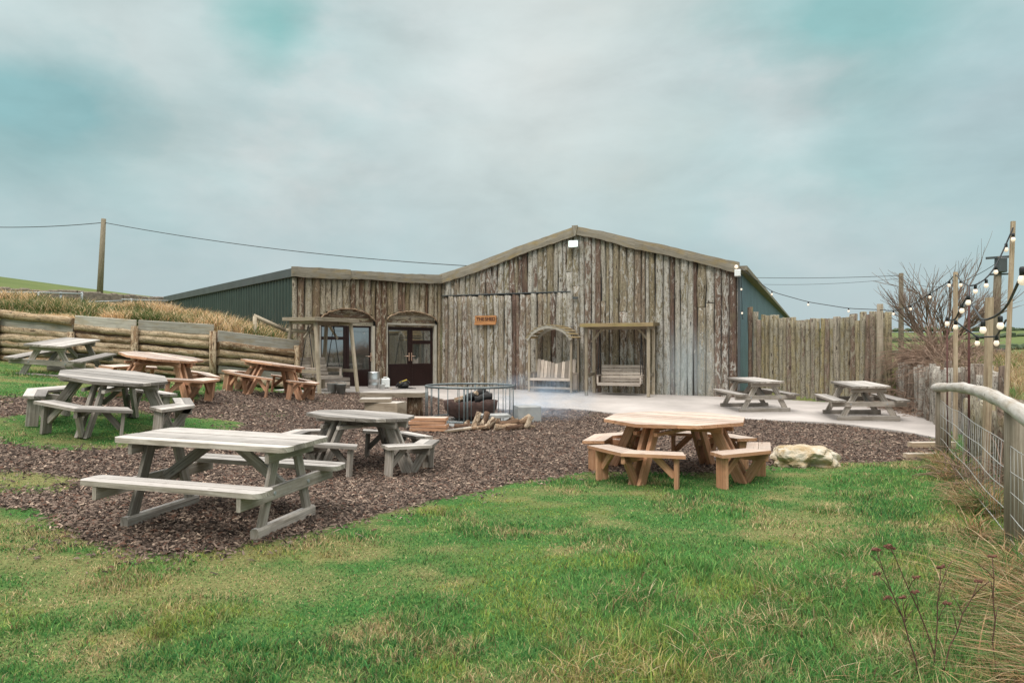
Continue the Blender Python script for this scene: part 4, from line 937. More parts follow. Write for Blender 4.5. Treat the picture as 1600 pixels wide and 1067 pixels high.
def slabthing(name, label, cat, c, L, W, T, rz, mat, edges=.05, n=16):
    m = MB(); poly = []
    for k in range(n):
        t = k/n*4; e = int(t); f = t-e; q = [(-1+2*f, -1), (1, -1+2*f), (1-2*f, 1), (-1, 1-2*f)][e]; poly.append((q[0]*L/2*(1+rnd(-edges, edges)), q[1]*W/2*(1+rnd(-edges*2, edges*2))))
    m.prism(poly, -T/2, T/2); o = m.build(name, mat, None, c); o.rotation_euler = (0, 0, rz); return tag(o, label, cat)
def stump(label, c, r, h, mat='firewood'):
    m = MB(); m.tube([(0, 0, -.05), (0, 0, h*.5), (0, 0, h)], [r*1.05, r, r*.97], 12, jit=.04); return tag(m.build('stump', mat, None, c), label, 'stump')
sx0, sy0 = fa(774, 14.25), 14.25; sz0 = gz(sx0, sy0)
stump('short upright stump under the tip of the grey stone slab', (sx0, sy0, sz0), .11, .20)
slabthing('stone_slab', 'grey pointed stone slab between fire base and stump', 'slab', (fa(772, 14.4), 14.43, sz0+.232), .62, .42, .055, rad(10), 'concrete2', .12)
cx, cy = fa(823, 15.6), 15.6; m = MB(); m.box((0, 0, .14), .52, .5, .40, ch=.02); o = m.build('concrete_block', 'concrete2', None, (cx, cy, gz(cx, cy))); o.rotation_euler = (0, 0, rad(15)); tag(o, 'square concrete block right of the fire cage', 'block')
c1 = gp(617, 16.0); slabthing('live_edge_bench_top', 'long pale live edge slab resting on two stumps behind the grey octagonal table', 'slab', c1+V(0, 0, .44), 1.45, .62, .10, rad(-6), 'slab', .05, 24)
stump('left stump carrying the live edge slab', c1+V(-.42, .05, 0), .17, .385); stump('right stump carrying the live edge slab', c1+V(.46, -.02, 0), .18, .385)
c2 = gp(588, 14.6); slabthing('pale_slab', 'short pale slab lying on a square timber block', 'slab', c2+V(0, 0, .42), .62, .5, .07, rad(5), 'slab', .05)
m = MB(); m.box((0, 0, .19), .72, .5, .38, ch=.012, tint=.8); o = m.build('timber_block', 'slab', None, c2+V(.2, -.02, 0)); o.rotation_euler = (0, 0, rad(-14)); tag(o, 'square pale timber block behind the grey octagonal table', 'block')
c3 = gp(670, 13.7)
for k, (lb, dx, r) in enumerate([('lowest plank of the stack by the fire base', 0, 3), ('second plank from the ground in the stack by the fire base', .02, 0), ('third plank from the ground in the stack by the fire base', -.02, 4), ('topmost plank of the stack by the fire base', .01, 1)]):
    m = MB(); m.box((0, 0, 0), .70, .30, .062, tint=.7); o = m.build('sawn_plank', 'orange_front', None, c3+V(dx, 0, .04+k*.067)); o.rotation_euler = (0, 0, rad(-6+r)); tag(o, lb, 'plank', 'sawn planks stacked by the fire pit')
for px, d, lb in ((709, 13.55, 'loose pale board end on the bark right of the plank stack'), (722, 13.8, 'thin offcut board tilted against the fire base')):
    c = gp(px, d); m = MB(); m.beam((-.18, 0, .03), (.18, .05, .07), .16, .04); o = m.build('offcut_board', 'tan', None, c); tag(o, lb, 'board')
for px, d, dz, lb in ((1446, 11.65, .05, 'pale sawn timber end by the gate post, on bare bark'), (1442, 10.5, .03, 'pale sawn timber end by the gate post, at the grass edge')):
    c = gp(px, d); m = MB(); m.beam((-.26, 0, dz), (.5, .05, dz), .12, .09, tint=.9); o = m.build('timber_offcut', 'tan', None, c); tag(o, lb, 'timber')
# smoke drifting from the bowl
def smoke():
    bpy.ops.mesh.primitive_uv_sphere_add(segments=24, ring_count=14, radius=1); o = bpy.context.object; o.name = 'smoke'; o.location = (.6, 15.9, .45); o.scale = (1.5, .9, .75)
    m = bpy.data.materials.new('wood_smoke'); m.use_nodes = True; nt = m.node_tree; nt.nodes.clear(); out = nt.nodes.new('ShaderNodeOutputMaterial')
    v = nd(nt, 'VolumePrincipled'); nt.links.new(v.outputs[0], out.inputs[1]); v.inputs['Color'].default_value = (.62, .80, 1, 1); v.inputs['Anisotropy'].default_value = .1
    tc = nd(nt, 'TexCoord').outputs['Object']; ln = nd(nt, 'VectorMath', operation='LENGTH'); nt.links.new(tc, ln.inputs[0])
    n = noise(nt, mapping(nt, tc, (1.2, 1, 1.6)), 1.6, 3, .55, .6)
    den = math_(nt, 'MULTIPLY', ramp(nt, ln.outputs['Value'], [(.1, 1), (.95, 0)]), ramp(nt, n, [(.42, 0), (.7, 1)]))
    nt.links.new(math_(nt, 'MULTIPLY', den, 2.0), v.inputs['Density']); o.data.materials.append(m); tag(o, 'thin bluish wood smoke drifting from the fire bowl', None, None, 'stuff')
smoke()
# boulder
def boulder():
    bpy.ops.mesh.primitive_ico_sphere_add(subdivisions=5, radius=1); o = bpy.context.object; o.name = 'boulder'; me = o.data
    from mathutils import noise as mn
    for v in me.vertices:
        p = v.co.copy(); ce = mn.voronoi(p*1.9+V(.3, .2, .7))[0]; f = 1+.22*(ce[1]-ce[0])-.10+.16*mn.noise(p*1.3+V(3, 1, 2))+.10*mn.noise(p*3.1)+.05*mn.noise(p*7)+.03*mn.noise(p*15)
        q = V(p.x*.47, p.y*.34, p.z*.30)*f
        if q.z > .20: q.z = .20+(q.z-.20)*.35
        h = V(q.x-.02, q.y+.33, q.z+.05); k = max(0, 1-h.length/.20); q.y += .20*k
        v.co = q
    for pl_ in me.polygons: pl_.use_smooth = False
    me.materials.append(M['rock']); x, y = fa(1262, 9.85), 9.95; o.location = (x, y, gz(x, y)+.05); o.rotation_euler = (0, 0, .1); tag(o, 'pale cream boulder with a dark hollow at the lawn edge', 'boulder')
boulder()

# ------------------------------------------------------------------ left log wall
lw = thing('log_retaining_wall', 'stepped retaining wall of horizontal logs and grey planks below the straw bank', 'retaining wall')
WL = [V(-16.6, 17.4, 0), V(-12.7, 17.45, 0), V(-10.95, 17.62, 0), V(-9.45, 17.78, 0), V(-7.58, 17.98, 0), V(-6.05, 19.95, 0)]
tops = [2.86, 2.54, 2.42, 2.32, 2.22]
def hlog(a, b, z0, z1, r, y=0., plank=False, nm='log'):
    m = MB(); k = 9; p0 = V(a.x, a.y+y, z0); p1 = V(b.x, b.y+y, z1); d = p1-p0
    pts = [p0+d*(i/k)+V(0, rnd(-.01, .01), rnd(-.012, .012)) for i in range(k+1)]
    if plank: m.beam(p0, p1, .055, r*2, ch=.012); m.build('plank', 'greyplank', lw)
    else: m.tube(pts, [r*(1+rnd(-.08, .08)) for _ in pts], 9, jit=.05); m.build('log', 'logwall', lw)
for s in range(4):
    a, b = WL[s], WL[s+1]; za = gz(a.x, a.y-.35); zb_ = gz(b.x, b.y-.35); ta, tb = tops[s], tops[s+1]; n = 7; e = V(.03, 0, 0)
    for k in range(n):
        f = (k+.5)/n; h = (ta-za)/n; A_ = za+(ta-za)*f; B_ = zb_+(tb-zb_)*f
        if s >= 2 and k == n-1: hlog(a+e, b-e, A_, B_, .135, -.02, True)
        elif s < 2 and k in (4, 5): hlog(a+e, b-e, A_, B_-.02, .10, 0, k == 5 and s == 1)
        else: hlog(a+e, b-e, A_+rnd(-.035, .035), B_+rnd(-.035, .035), .082+rnd(-.022, .026), rnd(-.03, .05))
a, b = WL[4], WL[5]
for k in range(6):
    za = gz(a.x, a.y-.3); zb_ = gz(b.x-.2, b.y-.3); f = (k+.5)/6; A_ = za+(2.06-za)*f; B_ = zb_+(1.83-zb_)*f
    hlog(a+V(.06, .02, 0), b, A_, B_, .15 if k == 5 else .10, 0, k in (5, 1))
for p, h in zip(WL[1:], (2.55, 2.40, 2.22, 2.10, 1.75)):
    m = MB(); m.tube([V(p.x, p.y-.16, gz(p.x, p.y-.4)-.2), V(p.x, p.y-.15, h-.02 if p is not WL[2] else h-.35)], [.09, .08], 9, jit=.05, tint=.1); m.build('post', 'logwall', lw)
# earth backing so the gaps between the logs show soil
m = MB()
for s in range(5):
    a, b = WL[s], WL[s+1]; o = V(0, .13, 0); ta = (tops+[1.75])[s]-.22 if s < 4 else 1.75; tb = (tops+[1.65])[s+1]-.22 if s < 3 else (2.06 if s == 3 else 1.55)
    m.add([a+o+V(0, 0, -.3), b+o+V(0, 0, -.3), V(b.x, b.y+.13, tb), V(a.x, a.y+.13, ta)], [[0, 1, 2, 3]], [[(0, 0)]*4], .1)
m.build('earth_backing', 'bramble', lw)

# ------------------------------------------------------------------ background left
fw_ = thing('field_wall', 'dark stone field wall along the foot of the green hill', 'wall')
m = MB(); pts = [at(-80, 447, 44), at(0, 448, 44), at(120, 454, 46), at(190, 459, 48), at(262, 465, 51), at(330, 468, 54)]
for a, b in zip(pts[:-1], pts[1:]):
    za, zb2 = gz(a.x, a.y)-.3, gz(b.x, b.y)-.3; k = 8
    for i in range(k):
        p = a+(b-a)*(i/k); q = a+(b-a)*((i+1)/k); tp = p.z-.06+rnd(-.06, .06); m.beam(V(p.x, p.y, (za+tp)/2), V(q.x, q.y, (za+tp)/2), .5, tp-za, ch=.06)
m.build('stonework', 'brick', fw_)
rf = thing('metal_rail_fence', 'low galvanised rail fence along the top of the straw bank', 'fence')
rp = [at(-60, 457, 25), at(0, 457, 25.4), at(60, 457, 26), at(128, 459, 26.6), at(190, 468, 28), at(262, 470, 30)]
for z in (0, -.32):
    m = MB(); m.tube([p+V(0, 0, z) for p in rp[:4]], .03, 6); m.tube([p+V(0, 0, z) for p in rp[4:]], .03, 6); m.build('rail', 'steelrail', rf)
m = MB(); m.tube([rp[3]+V(0, 0, -.32), rp[4]+V(0, 0, -.05)], .03, 6); m.build('rail', 'steelrail', rf)
for px in (28, 60, 95, 128, 205):
    d = 25.4+px/60*.6 if px < 190 else 28.4; p = at(px, 458 if px < 190 else 468, d); m = MB(); m.tube([V(p.x, p.y, gz(p.x, p.y)-.2), p+V(0, 0, .04)], .045, 6); m.build('post', 'steelrail', rf)
def telegraph(label, px, top, d, r=.14, lean=0, extras=0):
    t = thing('telegraph_pole', label, 'telegraph pole'); p = at(px, top, d); b = V(p.x-lean, d, gz(p.x-lean, d)-.5); m = MB(); m.tube([b, (b+p)/2, p], [r*1.15, r, r*.85], 10); m.build('pole', 'pole', t)
    for k in range(extras):
        q = b+(p-b)*(.55+.07*k); m = MB(); m.tube([q-V(.22, 0, 0), q+V(.22, 0, 0)], .02, 5); m.build('step', 'darktrim', t)
    return t, p
t1, tp1 = telegraph('tall wooden telegraph pole on the green hill behind the field wall', 162, 342, 66, .24, .4, 6)
t2, tp2 = telegraph('plain wooden telegraph pole rising behind the palisade end', 1408, 427, 48, .17)
t3, tp3 = telegraph('telegraph pole carrying a grey transformer box beyond the right fence', 1560, 402, 30, .16, .25)
m = MB(); m.box(tp3+V(.02, -.12, -.35), .34, .3, .62, ch=.03); m.beam(tp3+V(-.55, -.05, -.05), tp3+V(.45, -.05, .02), .08, .1); m.beam(tp3+V(-.45, -.1, -.75), tp3+V(.35, -.1, -.72), .06, .08); m.build('transformer', 'darktrim', t3)
m = MB(); m.box(tp3+V(-.05, -.2, -4.1), .35, .3, .45); m.build('meter_box', 'darktrim', t3)
def wire(label, a, b, sag, r, n=24):
    m = MB(); m.tube([a+(b-a)*(i/n)+V(0, 0, -sag*4*(i/n)*(1-i/n)) for i in range(n+1)], r, 5); return tag(m.build('overhead_wire', 'cable'), label, 'wire', 'overhead wires')
wire('overhead wire running left from the hill telegraph pole', tp1+V(0, 0, -.35), at(-150, 346, 66), .5, .035)
wire('overhead wire falling from the hill telegraph pole towards the barn roof', tp1+V(0, 0, -.35), at(980, 424, 57), 1.0, .032)
wire('upper overhead wire between barn and palisade pole', at(1000, 425, 52), tp2+V(0, 0, -.15), .3, .018)
wire('lower overhead wire between barn and palisade pole', at(1000, 428, 52), tp2+V(0, 0, -.35), .6, .012)
wire('overhead wire from the palisade pole to the transformer pole', tp2+V(0, 0, -.2), tp3+V(0, 0, -.2), .9, .014)

# ------------------------------------------------------------------ palisades right
def post_log(parent, x, y, z0, z1, w, mat, name='log', tint=None):
    m = MB(); vlog(m, 0, 0, z1-z0, w, dep=.8, n=5, tint=tint, lean=rnd(-.04, .04), back=True); o = m.build(name, mat, parent); o.location = (x, y, z0); o.rotation_euler = (rnd(-.02, .02), 0, rnd(-.5, .5)); return o
pf = thing('palisade_fence', 'tall palisade fence of upright bark logs joining the barn corner', 'fence')
def seq(P, n):
    return resample(P, n)
for k, (x, y) in enumerate(seq([(7.25, 21.35), (8.35, 20.1), (9.35, 19.0), (9.83, 18.35)], 30)):
    px = 800+FPX*x/y; tp = float(np.interp(px, [1160, 1178, 1180, 1235, 1290, 1330, 1365, 1383], [482, 482, 488, 498, 498, 492, 488, 490]))
    if k in (2, 23): tp += 10
    post_log(pf, x, y, gz(x, y)-.3, CH-(tp-HOR)*y/FPX+rnd(-.05, .05), rnd(.15, .20), 'pali')
sp = thing('slab_palisade', 'short palisade of grey weathered slabs holding the brambly bank', 'fence')
for k, (x, y) in enumerate(seq([(9.95, 18.0), (9.35, 16.2), (8.75, 14.5), (8.3, 12.6), (7.6, 10.9)], 34)):
    tp = 574+rnd(-7, 9)+.05*max(0, 16-y)*30*.25; z = CH-(tp-HOR)*y/FPX
    post_log(sp, x, y, -.25, z+rnd(-.05, .05), rnd(.13, .27), 'paligrey')
bf = thing('slab_fence', 'row of low upright slabs behind the wire fence', 'fence')
for k, (x, y) in enumerate(seq([(6.85, 10.6), (6.0, 8.7), (5.2, 7.0)], 15)):
    post_log(bf, x+.12, y+.12, -.2, .95+rnd(-.15, .10), rnd(.12, .19), 'pali')
# wire fence with its bent pole rail
wf = thing('wire_fence', 'post and wire fence with a bent grey pole as top rail along the lawn', 'fence')
rail = [at(1461, 606, 10.55), at(1480, 605, 9.5), at(1503, 605, 8.4), at(1540, 614, 6.8), at(1570, 628, 5.75), at(1602, 648, 4.9), at(1680, 705, 3.75), at(1800, 800, 2.9), V(1.6, .8, 1.0)]
m = MB(); P = np.array(rail); L = np.concatenate([[0], np.cumsum(np.linalg.norm(np.diff(P, axis=0), axis=1))]); T = np.linspace(0, L[-1], 40); pr = [V(*[float(np.interp(t, L, P[:, i])) for i in range(3)]) for t in T]
for _ in range(4): pr = [pr[0]]+[(pr[i-1]+pr[i]*2+pr[i+1])/4 for i in range(1, len(pr)-1)]+[pr[-1]]
m.tube(pr, [.060+.005*math.sin(i*.9)+.003*math.sin(i*2.3) for i in range(len(pr))], 16, jit=.03); m.build('top_rail', 'railwood', wf)
for (x, y), h, r in (((6.40, 10.5), 1.12, .10), ((3.98, 5.62), 1.15, .068), ((2.75, 3.0), 1.1, .068)):
    m = MB(); m.tube([(x+.05, y+.03, gz(x, y)-.3), (x+.05, y+.03, h*.5), (x+.05, y+.03, h)], r, 10, jit=.03); m.build('post', 'greenwood' if r < .09 else 'slab', wf)
FL = [V(x-.02, y-.03, 0) for x, y in FENCE]
for h in (.12, .30, .48, .66, .86):
    m = MB(); m.tube([V(x-.03, y-.03, gz(x, y)+h+.012*math.sin(y*3+h*9)) for x, y in resample(FENCE, 30)], .0035, 5); m.build('wire', 'wire', wf)
for x, y in resample(FENCE[:4], 64):
    m = MB(); m.tube([(x-.03, y-.03, gz(x, y)+.1), (x-.03+rnd(-.02, .02), y-.03, gz(x, y)+.5), (x-.03, y-.03, gz(x, y)+.86)], .0018, 4); m.build('stay_wire', 'wire', wf)
# stalks and poles
def rod(name, label, cat, px, top, d, r, mat, dxl=0., bottom=None, square=False):
    p = at(px, top, d); b = V(p.x-dxl, d, (gz(p.x, d)-.3) if bottom is None else bottom); m = MB()
    if square: m.beam(b, p, r*2, r*2, up=(0, 1, 0), ch=.008)
    else: m.tube([b, (b+p)/2, p], r, 9)
    tag(m.build(name, mat), label, cat); return p
pA = rod('timber_post', 'yellowish round post ending the tall palisade', 'post', 1375, 475, 18.2, .075, 'greenwood')
pB = rod('timber_post', 'slim square timber post in front of the bare tree', 'post', 1493, 425, 12.6, .03, 'tan', 0, None, True)
pD = rod('timber_post', 'thick square timber post beyond the pole rail, shorter than its neighbours', 'post', 1546, 465, 8.6, .036, 'tan', .05, None, True)
pE = rod('timber_post', 'tallest split timber post beside the transformer pole', 'post', 1583, 346, 9.6, .025, 'tan', .14, None, True)
pC = rod('steel_rod', 'thin rust red rod holding up the festoon corner', 'rod', 1514, 447, 9.3, .014, 'redrod')
pG = rod('steel_rod', 'thin rust red rod behind the end of the pole rail', 'rod', 1480, 515, 10.2, .011, 'redrod')
# festoon strings
def festoon(label, pts, bulbs, scale=1.0):
    t = thing('festoon_lights', label, 'string lights', group='festoon light strings')
    P = np.array([tuple(p) for p in pts]); L = np.concatenate([[0], np.cumsum(np.linalg.norm(np.diff(P, axis=0), axis=1))]); n = 40
    cv = [V(*[float(np.interp(s, L, P[:, i])) for i in range(3)]) for s in np.linspace(0, L[-1], n)]
    for _ in range(3): cv = [cv[0]]+[(cv[i-1]+cv[i]*2+cv[i+1])/4 for i in range(1, n-1)]+[cv[-1]]
    m = MB(); m.tube(cv, .010*scale, 5); m.build('cable', 'cable', t)
    for b in bulbs:
        c = b
        m = MB(); m.lathe([(.001, -.104), (.014, -.100), (.025, -.086), (.027, -.070), (.022, -.052), (.014, -.036), (.001, -.036)], 12, c); bo = m.build('bulb', 'bulb', t)
        m = MB(); m.lathe([(.001, -.045), (.018, -.045), (.019, 0), (.015, .012), (.001, .015)], 10, c); m.build('socket', 'cable', bo)
def ln(pts, fr):
    P = np.array([tuple(p) for p in pts]); L = np.concatenate([[0], np.cumsum(np.linalg.norm(np.diff(P, axis=0), axis=1))])
    return [V(*[float(np.interp(f*L[-1], L, P[:, i])) for i in range(3)]) for f in fr]
b1 = [at(1206, 456, 20.3), at(1263, 472, 19.6), at(1326, 482, 18.9)]
festoon('string of bulbs sagging from the barn corner to the palisade end post', [B(BW+.1, -.3, 4.0), *b1, at(1374, 484, 18.2)], b1)
b2 = [at(1396, 486, 17.4), at(1423, 478, 16.2), at(1453, 459, 14.6), at(1483, 440, 13.2)]
festoon('string of bulbs rising from the palisade end post across the bare tree', [at(1374, 484, 18.2), *b2, pB+V(0, 0, -.02), at(1501, 439, 12)], b2+[at(1501, 439, 12)])
b3 = [at(1524, 447, 9.4), at(1541, 438, 9.45), at(1556, 417, 9.5), at(1572, 382, 9.6)]
festoon('string of bulbs climbing steeply to the tallest post', [at(1501, 439, 12), pC, *b3, at(1583, 356, 9.55), ], b3+[at(1583, 366, 9.5)])
b4 = [at(1513, 463, 8.0), at(1503, 476, 8.2), at(1493, 500, 8.6), at(1482, 500, 9.0)]
festoon('string of bulbs hanging in a bunch at the rust red rod', [pC, *b4, at(1476, 505, 9.4)], [b4[0], b4[1], at(1493, 502, 8.6), at(1480, 497, 9.0)])
b5 = [at(1527, 527, 8.4), at(1557, 526, 7.8)]
festoon('low string of bulbs passing behind the thick timber post', [at(1493, 502, 8.6), *b5, at(1572, 500, 7.2)], b5)
b6 = [at(1536, 503, 6.2), at(1563, 496, 6.0)]
festoon('near string of larger looking bulbs below the tallest post', [at(1514, 470, 9.2), *b6, at(1578, 470, 5.6), at(1596, 430, 4.5), at(1640, 380, 3.6)], b6+[at(1598, 420, 4.4)])
b7 = [B(BW+.12, -.25, 3.45), B(BW+.14, -.25, 2.75)]
festoon('short string of bulbs hanging down the barn corner', [B(BW+.1, -.26, 3.95), *b7, B(BW+.16, -.25, 2.5)], b7)

# ------------------------------------------------------------------ tree, bush, weeds
def grow(m, p, d, L, r, lev, maxlev, spread, nmin=2, nmax=3, up=.25):
    k = 4; pts = [p]; q = p.copy(); dd = d.copy()
    for i in range(k):
        dd = (dd+V(rnd(-1, 1), rnd(-1, 1), rnd(-.6, 1)*up)*.16).normalized(); q = q+dd*(L/k); pts.append(q.copy())
    m.tube(pts, [r*(1-.45*i/k) for i in range(k+1)], 6 if lev < 2 else 4, cap=False)
    if lev < maxlev:
        for j in range(random.randint(nmin, nmax)):
            f = rnd(.45, 1); i = min(k, int(f*k+.5)); e = (dd+V(rnd(-1, 1), rnd(-1, 1), rnd(-.5, 1))*spread).normalized()
            grow(m, pts[i], e, L*rnd(.6, .85), max(.0045, r*.55), lev+1, maxlev, spread, nmin, nmax, up)
bx, by = fa(1470, 20.5), 20.5; bz = gz(bx, by)
tr = thing('bare_tree', 'leafless multi stemmed tree behind the short slab palisade', 'tree', (bx, by, bz)); tr.scale = (1.15, 1.15, 1.18)
m = MB(); m.tube([(0, 0, -.3), (.02, 0, .4), (0, .02, .7)], [.16, .13, .11], 9, jit=.06); m.build('trunk', 'twig', tr)
m = MB()
for k in range(15):
    a = 2*PI*k/15+rnd(-.2, .2); s = rnd(.25, .85)
    grow(m, V(0, 0, rnd(.4, .7)), V(math.cos(a)*s, math.sin(a)*s, 1).normalized(), rnd(.75, 1.1), .034, 0, 3, .45, 3, 5)
m.build('crown', 'twig', tr)
def bush(label, x, y, rx, ry, h, n, mat='bramble'):
    m = MB()
    for _ in range(n):
        a = rnd(0, 2*PI); q = math.sqrt(random.random()); px, py = x+rx*q*math.cos(a), y+ry*q*math.sin(a); z = gz(px, py); p = V(px, py, z-.02); d = V(rnd(-1, 1), rnd(-1, 1), rnd(.4, 1.6)).normalized(); L = h*rnd(.5, 1.15)*(1.15-.6*q); pts = [p]
        for i in range(4): d = (d+V(rnd(-.5, .5), rnd(-.5, .5), -.28)).normalized(); pts.append(pts[-1]+d*L/3.2)
        m.tube(pts, [.009, .008, .007, .006, .004], 3, cap=False)
    tag(m.build('bramble_bush', mat), label, 'bush')
bush('tangled brown bramble bush on top of the bank left of the bare tree', 10.25, 17.3, 1.0, 1.1, 1.05, 1500)
bush('low brown bramble spilling over the top of the slab palisade', 9.5, 15.4, .5, 1.4, .65, 700)
bush('pale dry bramble growing between the wire fence and slabs', 5.6, 7.5, .35, 1.6, .7, 260)
def weed(px, py, top, d, lean, label, heads=2):
    b = at(px, py, d); b.z = gz(b.x, b.y)-.02; hgt = (py-top)*d/FPX; t = thing('weed_stalk', label, 'weed', b, 0, 'dead weed stalks by the wire fence'); m = MB()
    pts = [V(lean*hgt*(i/6)**1.3+rnd(-.008, .008), rnd(-.01, .01), hgt*i/6) for i in range(7)]; m.tube(pts, [.0045-.0004*i for i in range(7)], 6)
    ends = [pts[-1]]
    for i in (3, 4, 5):
        e = pts[i]+V(rnd(-.10, .10), rnd(-.05, .05), rnd(.05, .12)); m.tube([pts[i], (pts[i]+e)/2+V(0, 0, .01), e], .0022, 4); ends.append(e)
    m.build('stem', 'plant', t)
    for e in ends[:heads]:
        m = MB(); k = 9; rs = [.001]+[rnd(.003, .009) for _ in range(k-2)]+[.001]
        m.tube([e+V(-.024+.048*i/(k-1), rnd(-.004, .004), rnd(-.006, .006)) for i in range(k)], rs, 9, jit=.45, smooth=False); m.build('seed_head', 'seedhead', t)
weed(1437, 1062, 850, 3.45, -.32, 'tall dead weed stalk leaning left, leftmost of the stalks', 3)
weed(1460, 1050, 880, 3.55, .06, 'dead weed stalk with a fork in the middle of the group', 2)
weed(1463, 1040, 845, 3.6, -.36, 'dead weed stalk with the broadest reddish seed heads', 4)
weed(1556, 1062, 862, 3.45, -.03, 'straight dark dead weed stalk nearest the fence', 1)
weed(1468, 1055, 900, 3.5, .42, 'dead weed stalk leaning right towards the fence', 1)
weed(1420, 1010, 930, 3.9, -.12, 'shortest dead weed stalk in the grass', 1)

# far hedges across the valley
def hedge(label, pts, h, n=140):
    m = MB()
    P = resample(pts, n)
    for x, y in P:
        z = gz(x, y); s = h*rnd(.6, 1.3); vs = []; k = 7; c = V(x+rnd(-1, 1)*h*.5, y+rnd(-1, 1)*h*.5, z+s*.35)
        rows = [(0, -.5), (.8, -.4), (1, .1), (.7, .5), (.0, .7)]
        m.lathe([(max(.01, r*s*rnd(.7, 1.2)), q*s) for r, q in rows], 7, c, smooth=False)
    tag(m.build('field_hedge', 'hedge'), label, 'hedge', 'hedges across the valley')
hedge('dark hedge across the valley field, nearer line', [(fa(1380, 190), 190), (fa(1620, 215), 215), (fa(1850, 220), 220)], 1.5)
hedge('dark hedge across the valley field, middle line', [(fa(1330, 290), 290), (fa(1620, 300), 300), (fa(1900, 310), 310)], 1.7)
hedge('dark hedge along the far skyline ridge', [(fa(1200, 420), 420), (fa(1430, 415), 415), (fa(1950, 425), 425)], 2.2)

# ------------------------------------------------------------------ light, sky, camera
SUN_EL, SUN_AZ = rad(52), rad(205)
w = bpy.data.worlds.new('World'); S.world = w; w.use_nodes = True; nt = w.node_tree; nt.nodes.clear()
out = nt.nodes.new('ShaderNodeOutputWorld')
sky = nd(nt, 'TexSky', sky_type='NISHITA', sun_disc=False, sun_elevation=SUN_EL, sun_rotation=SUN_AZ, dust_density=2.0, air_density=1.2)
b1_ = nd(nt, 'Background', iStrength=.10); nt.links.new(sky.outputs[0], b1_.inputs[0])
tc = nd(nt, 'TexCoord').outputs['Generated']; sx_ = nd(nt, 'SeparateXYZ'); nt.links.new(tc, sx_.inputs[0]); zz = sx_.outputs[2]
zc = math_(nt, 'MAXIMUM', math_(nt, 'ADD', zz, .28), .05)
pv = nd(nt, 'CombineXYZ', i0=math_(nt, 'DIVIDE', sx_.outputs[0], zc), i1=math_(nt, 'DIVIDE', sx_.outputs[1], zc), i2=9.3).outputs[0]
sv = mapping(nt, tc, (1, 1, 1.9)); cn = noise(nt, sv, 2.6, 7, .52, .15); cn2 = noise(nt, sv, 6.5, 7, .55, .2)
cov = math_(nt, 'ADD', math_(nt, 'MULTIPLY', cn, .72), math_(nt, 'MULTIPLY', cn2, .28))
cn3 = noise(nt, mapping(nt, tc, (1.1, 1, 1.7)), 2.0, 6, .52, .2)
wob = math_(nt, 'ADD', math_(nt, 'MULTIPLY', math_(nt, 'SUBTRACT', cov, .5), 3.4), math_(nt, 'MULTIPLY', math_(nt, 'SUBTRACT', cn3, .5), 2.0))
nv = nd(nt, 'VectorMath', operation='NORMALIZE'); nt.links.new(tc, nv.inputs[0])
def patch(px, py, r, sq=1.0):
    """soft-edged break or bank of cloud round one direction of the sky"""
    d = V((px-800)/FPX, 1, (HOR-py)/FPX).normalized(); a = nd(nt, 'VectorMath', operation='SUBTRACT'); nt.links.new(nv.outputs[0], a.inputs[0]); a.inputs[1].default_value = d
    l = nd(nt, 'VectorMath', operation='LENGTH'); nt.links.new(mapping(nt, a.outputs[0], (1, 1, sq)), l.inputs[0])
    q = math_(nt, 'ADD', math_(nt, 'DIVIDE', l.outputs['Value'], r), wob); return ramp(nt, q, [(-.0, 1), (1.35, 0)])
cc = ramp(nt, math_(nt, 'ADD', math_(nt, 'MULTIPLY', cov, .6), math_(nt, 'MULTIPLY', cn3, .4)), [(.37, (.31, .51, .51)), (.45, (.39, .555, .555)), (.53, (.485, .60, .60)), (.63, (.62, .665, .655))])
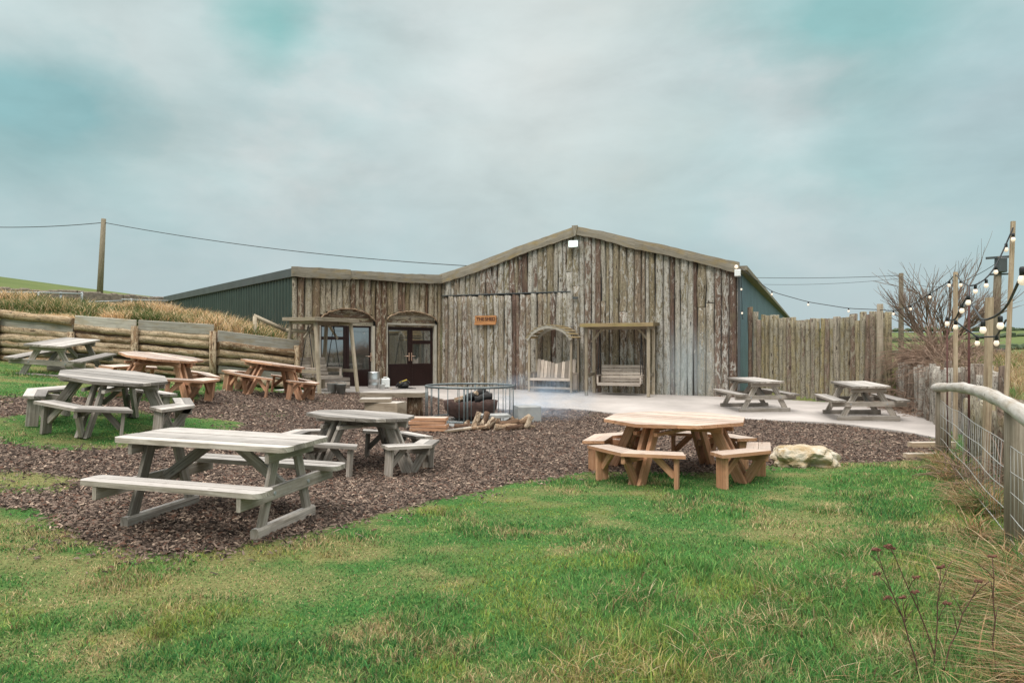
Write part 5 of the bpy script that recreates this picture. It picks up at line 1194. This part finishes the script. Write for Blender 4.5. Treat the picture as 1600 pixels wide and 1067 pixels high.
for args, col, f in (((840, 110, .30), (.645, .65, .62), .8), ((200, 60, .20), (.57, .61, .60), .6), ((1240, 120, .12), (.56, .60, .60), .6), ((1560, 90, .14), (.53, .585, .60), .5), ((650, 280, .16), (.55, .605, .605), .4),
                     ((435, 45, .085, .8), (.24, .475, .465), .9), ((20, 150, .15, 1.8), (.24, .45, .47), .9), ((60, 300, .14, 2.2), (.33, .49, .50), .5), ((1290, 30, .17, 1.5), (.25, .475, .475), .9), ((1330, 205, .08), (.31, .49, .50), .5), ((400, 190, .10, 1.6), (.36, .50, .51), .5), ((1590, 200, .12), (.36, .49, .52), .5)):
    cc = mix(nt, math_(nt, 'MULTIPLY', patch(*args), f), cc, col)
grad = ramp(nt, zz, [(0, .1), (.08, .4), (.22, 1)])
tex = ramp(nt, noise(nt, mapping(nt, tc, (1, 1, 2.4)), 5.0, 8, .55, .2), [(.33, .90), (.5, 1), (.68, 1.09)]); cc = mix(nt, 1.0, cc, tex, 'MULTIPLY')
cc = mix(nt, grad, (.45, .55, .585), cc)
lum = ramp(nt, zz, [(0, .328), (.44, .36), (.60, .85), (1, 1.6)])
cc = mix(nt, ramp(nt, zz, [(.42, 0), (.6, 1)]), cc, (.63, .61, .585))
cc = mix(nt, 1.0, cc, lum, 'MULTIPLY')
b2_ = nd(nt, 'Background', iStrength=3.25); nt.links.new(cc, b2_.inputs[0])
mx = nd(nt, 'MixShader', i0=.94); nt.links.new(b1_.outputs[0], mx.inputs[1]); nt.links.new(b2_.outputs[0], mx.inputs[2]); nt.links.new(mx.outputs[0], out.inputs[0])
sl = bpy.data.lights.new('sun', 'SUN'); sl.energy = 1.5; sl.angle = rad(14); sl.color = (1, .95, .88); so = bpy.data.objects.new('sun', sl); COL.objects.link(so)
dirv = V(math.sin(SUN_AZ)*math.cos(SUN_EL), math.cos(SUN_AZ)*math.cos(SUN_EL), math.sin(SUN_EL)); so.rotation_euler = dirv.to_track_quat('Z', 'Y').to_euler(); so.location = (0, 0, 20)
cam = bpy.data.cameras.new('camera'); co = bpy.data.objects.new('camera', cam); COL.objects.link(co); S.camera = co
co.location = (0, 0, CH); co.rotation_euler = (PI/2, 0, 0); cam.sensor_width = 36; cam.lens = 36*FPX/1600; cam.shift_y = (HOR-533.5)/1600; cam.clip_end = 3000; cam.clip_start = .05
S.view_settings.view_transform = 'Standard'; S.view_settings.look = 'None'; S.view_settings.exposure = 0; S.view_settings.gamma = 1
S.cycles.max_bounces = 6; S.cycles.use_denoising = True; S.cycles.volume_bounces = 1; S.cycles.volume_step_rate = 2
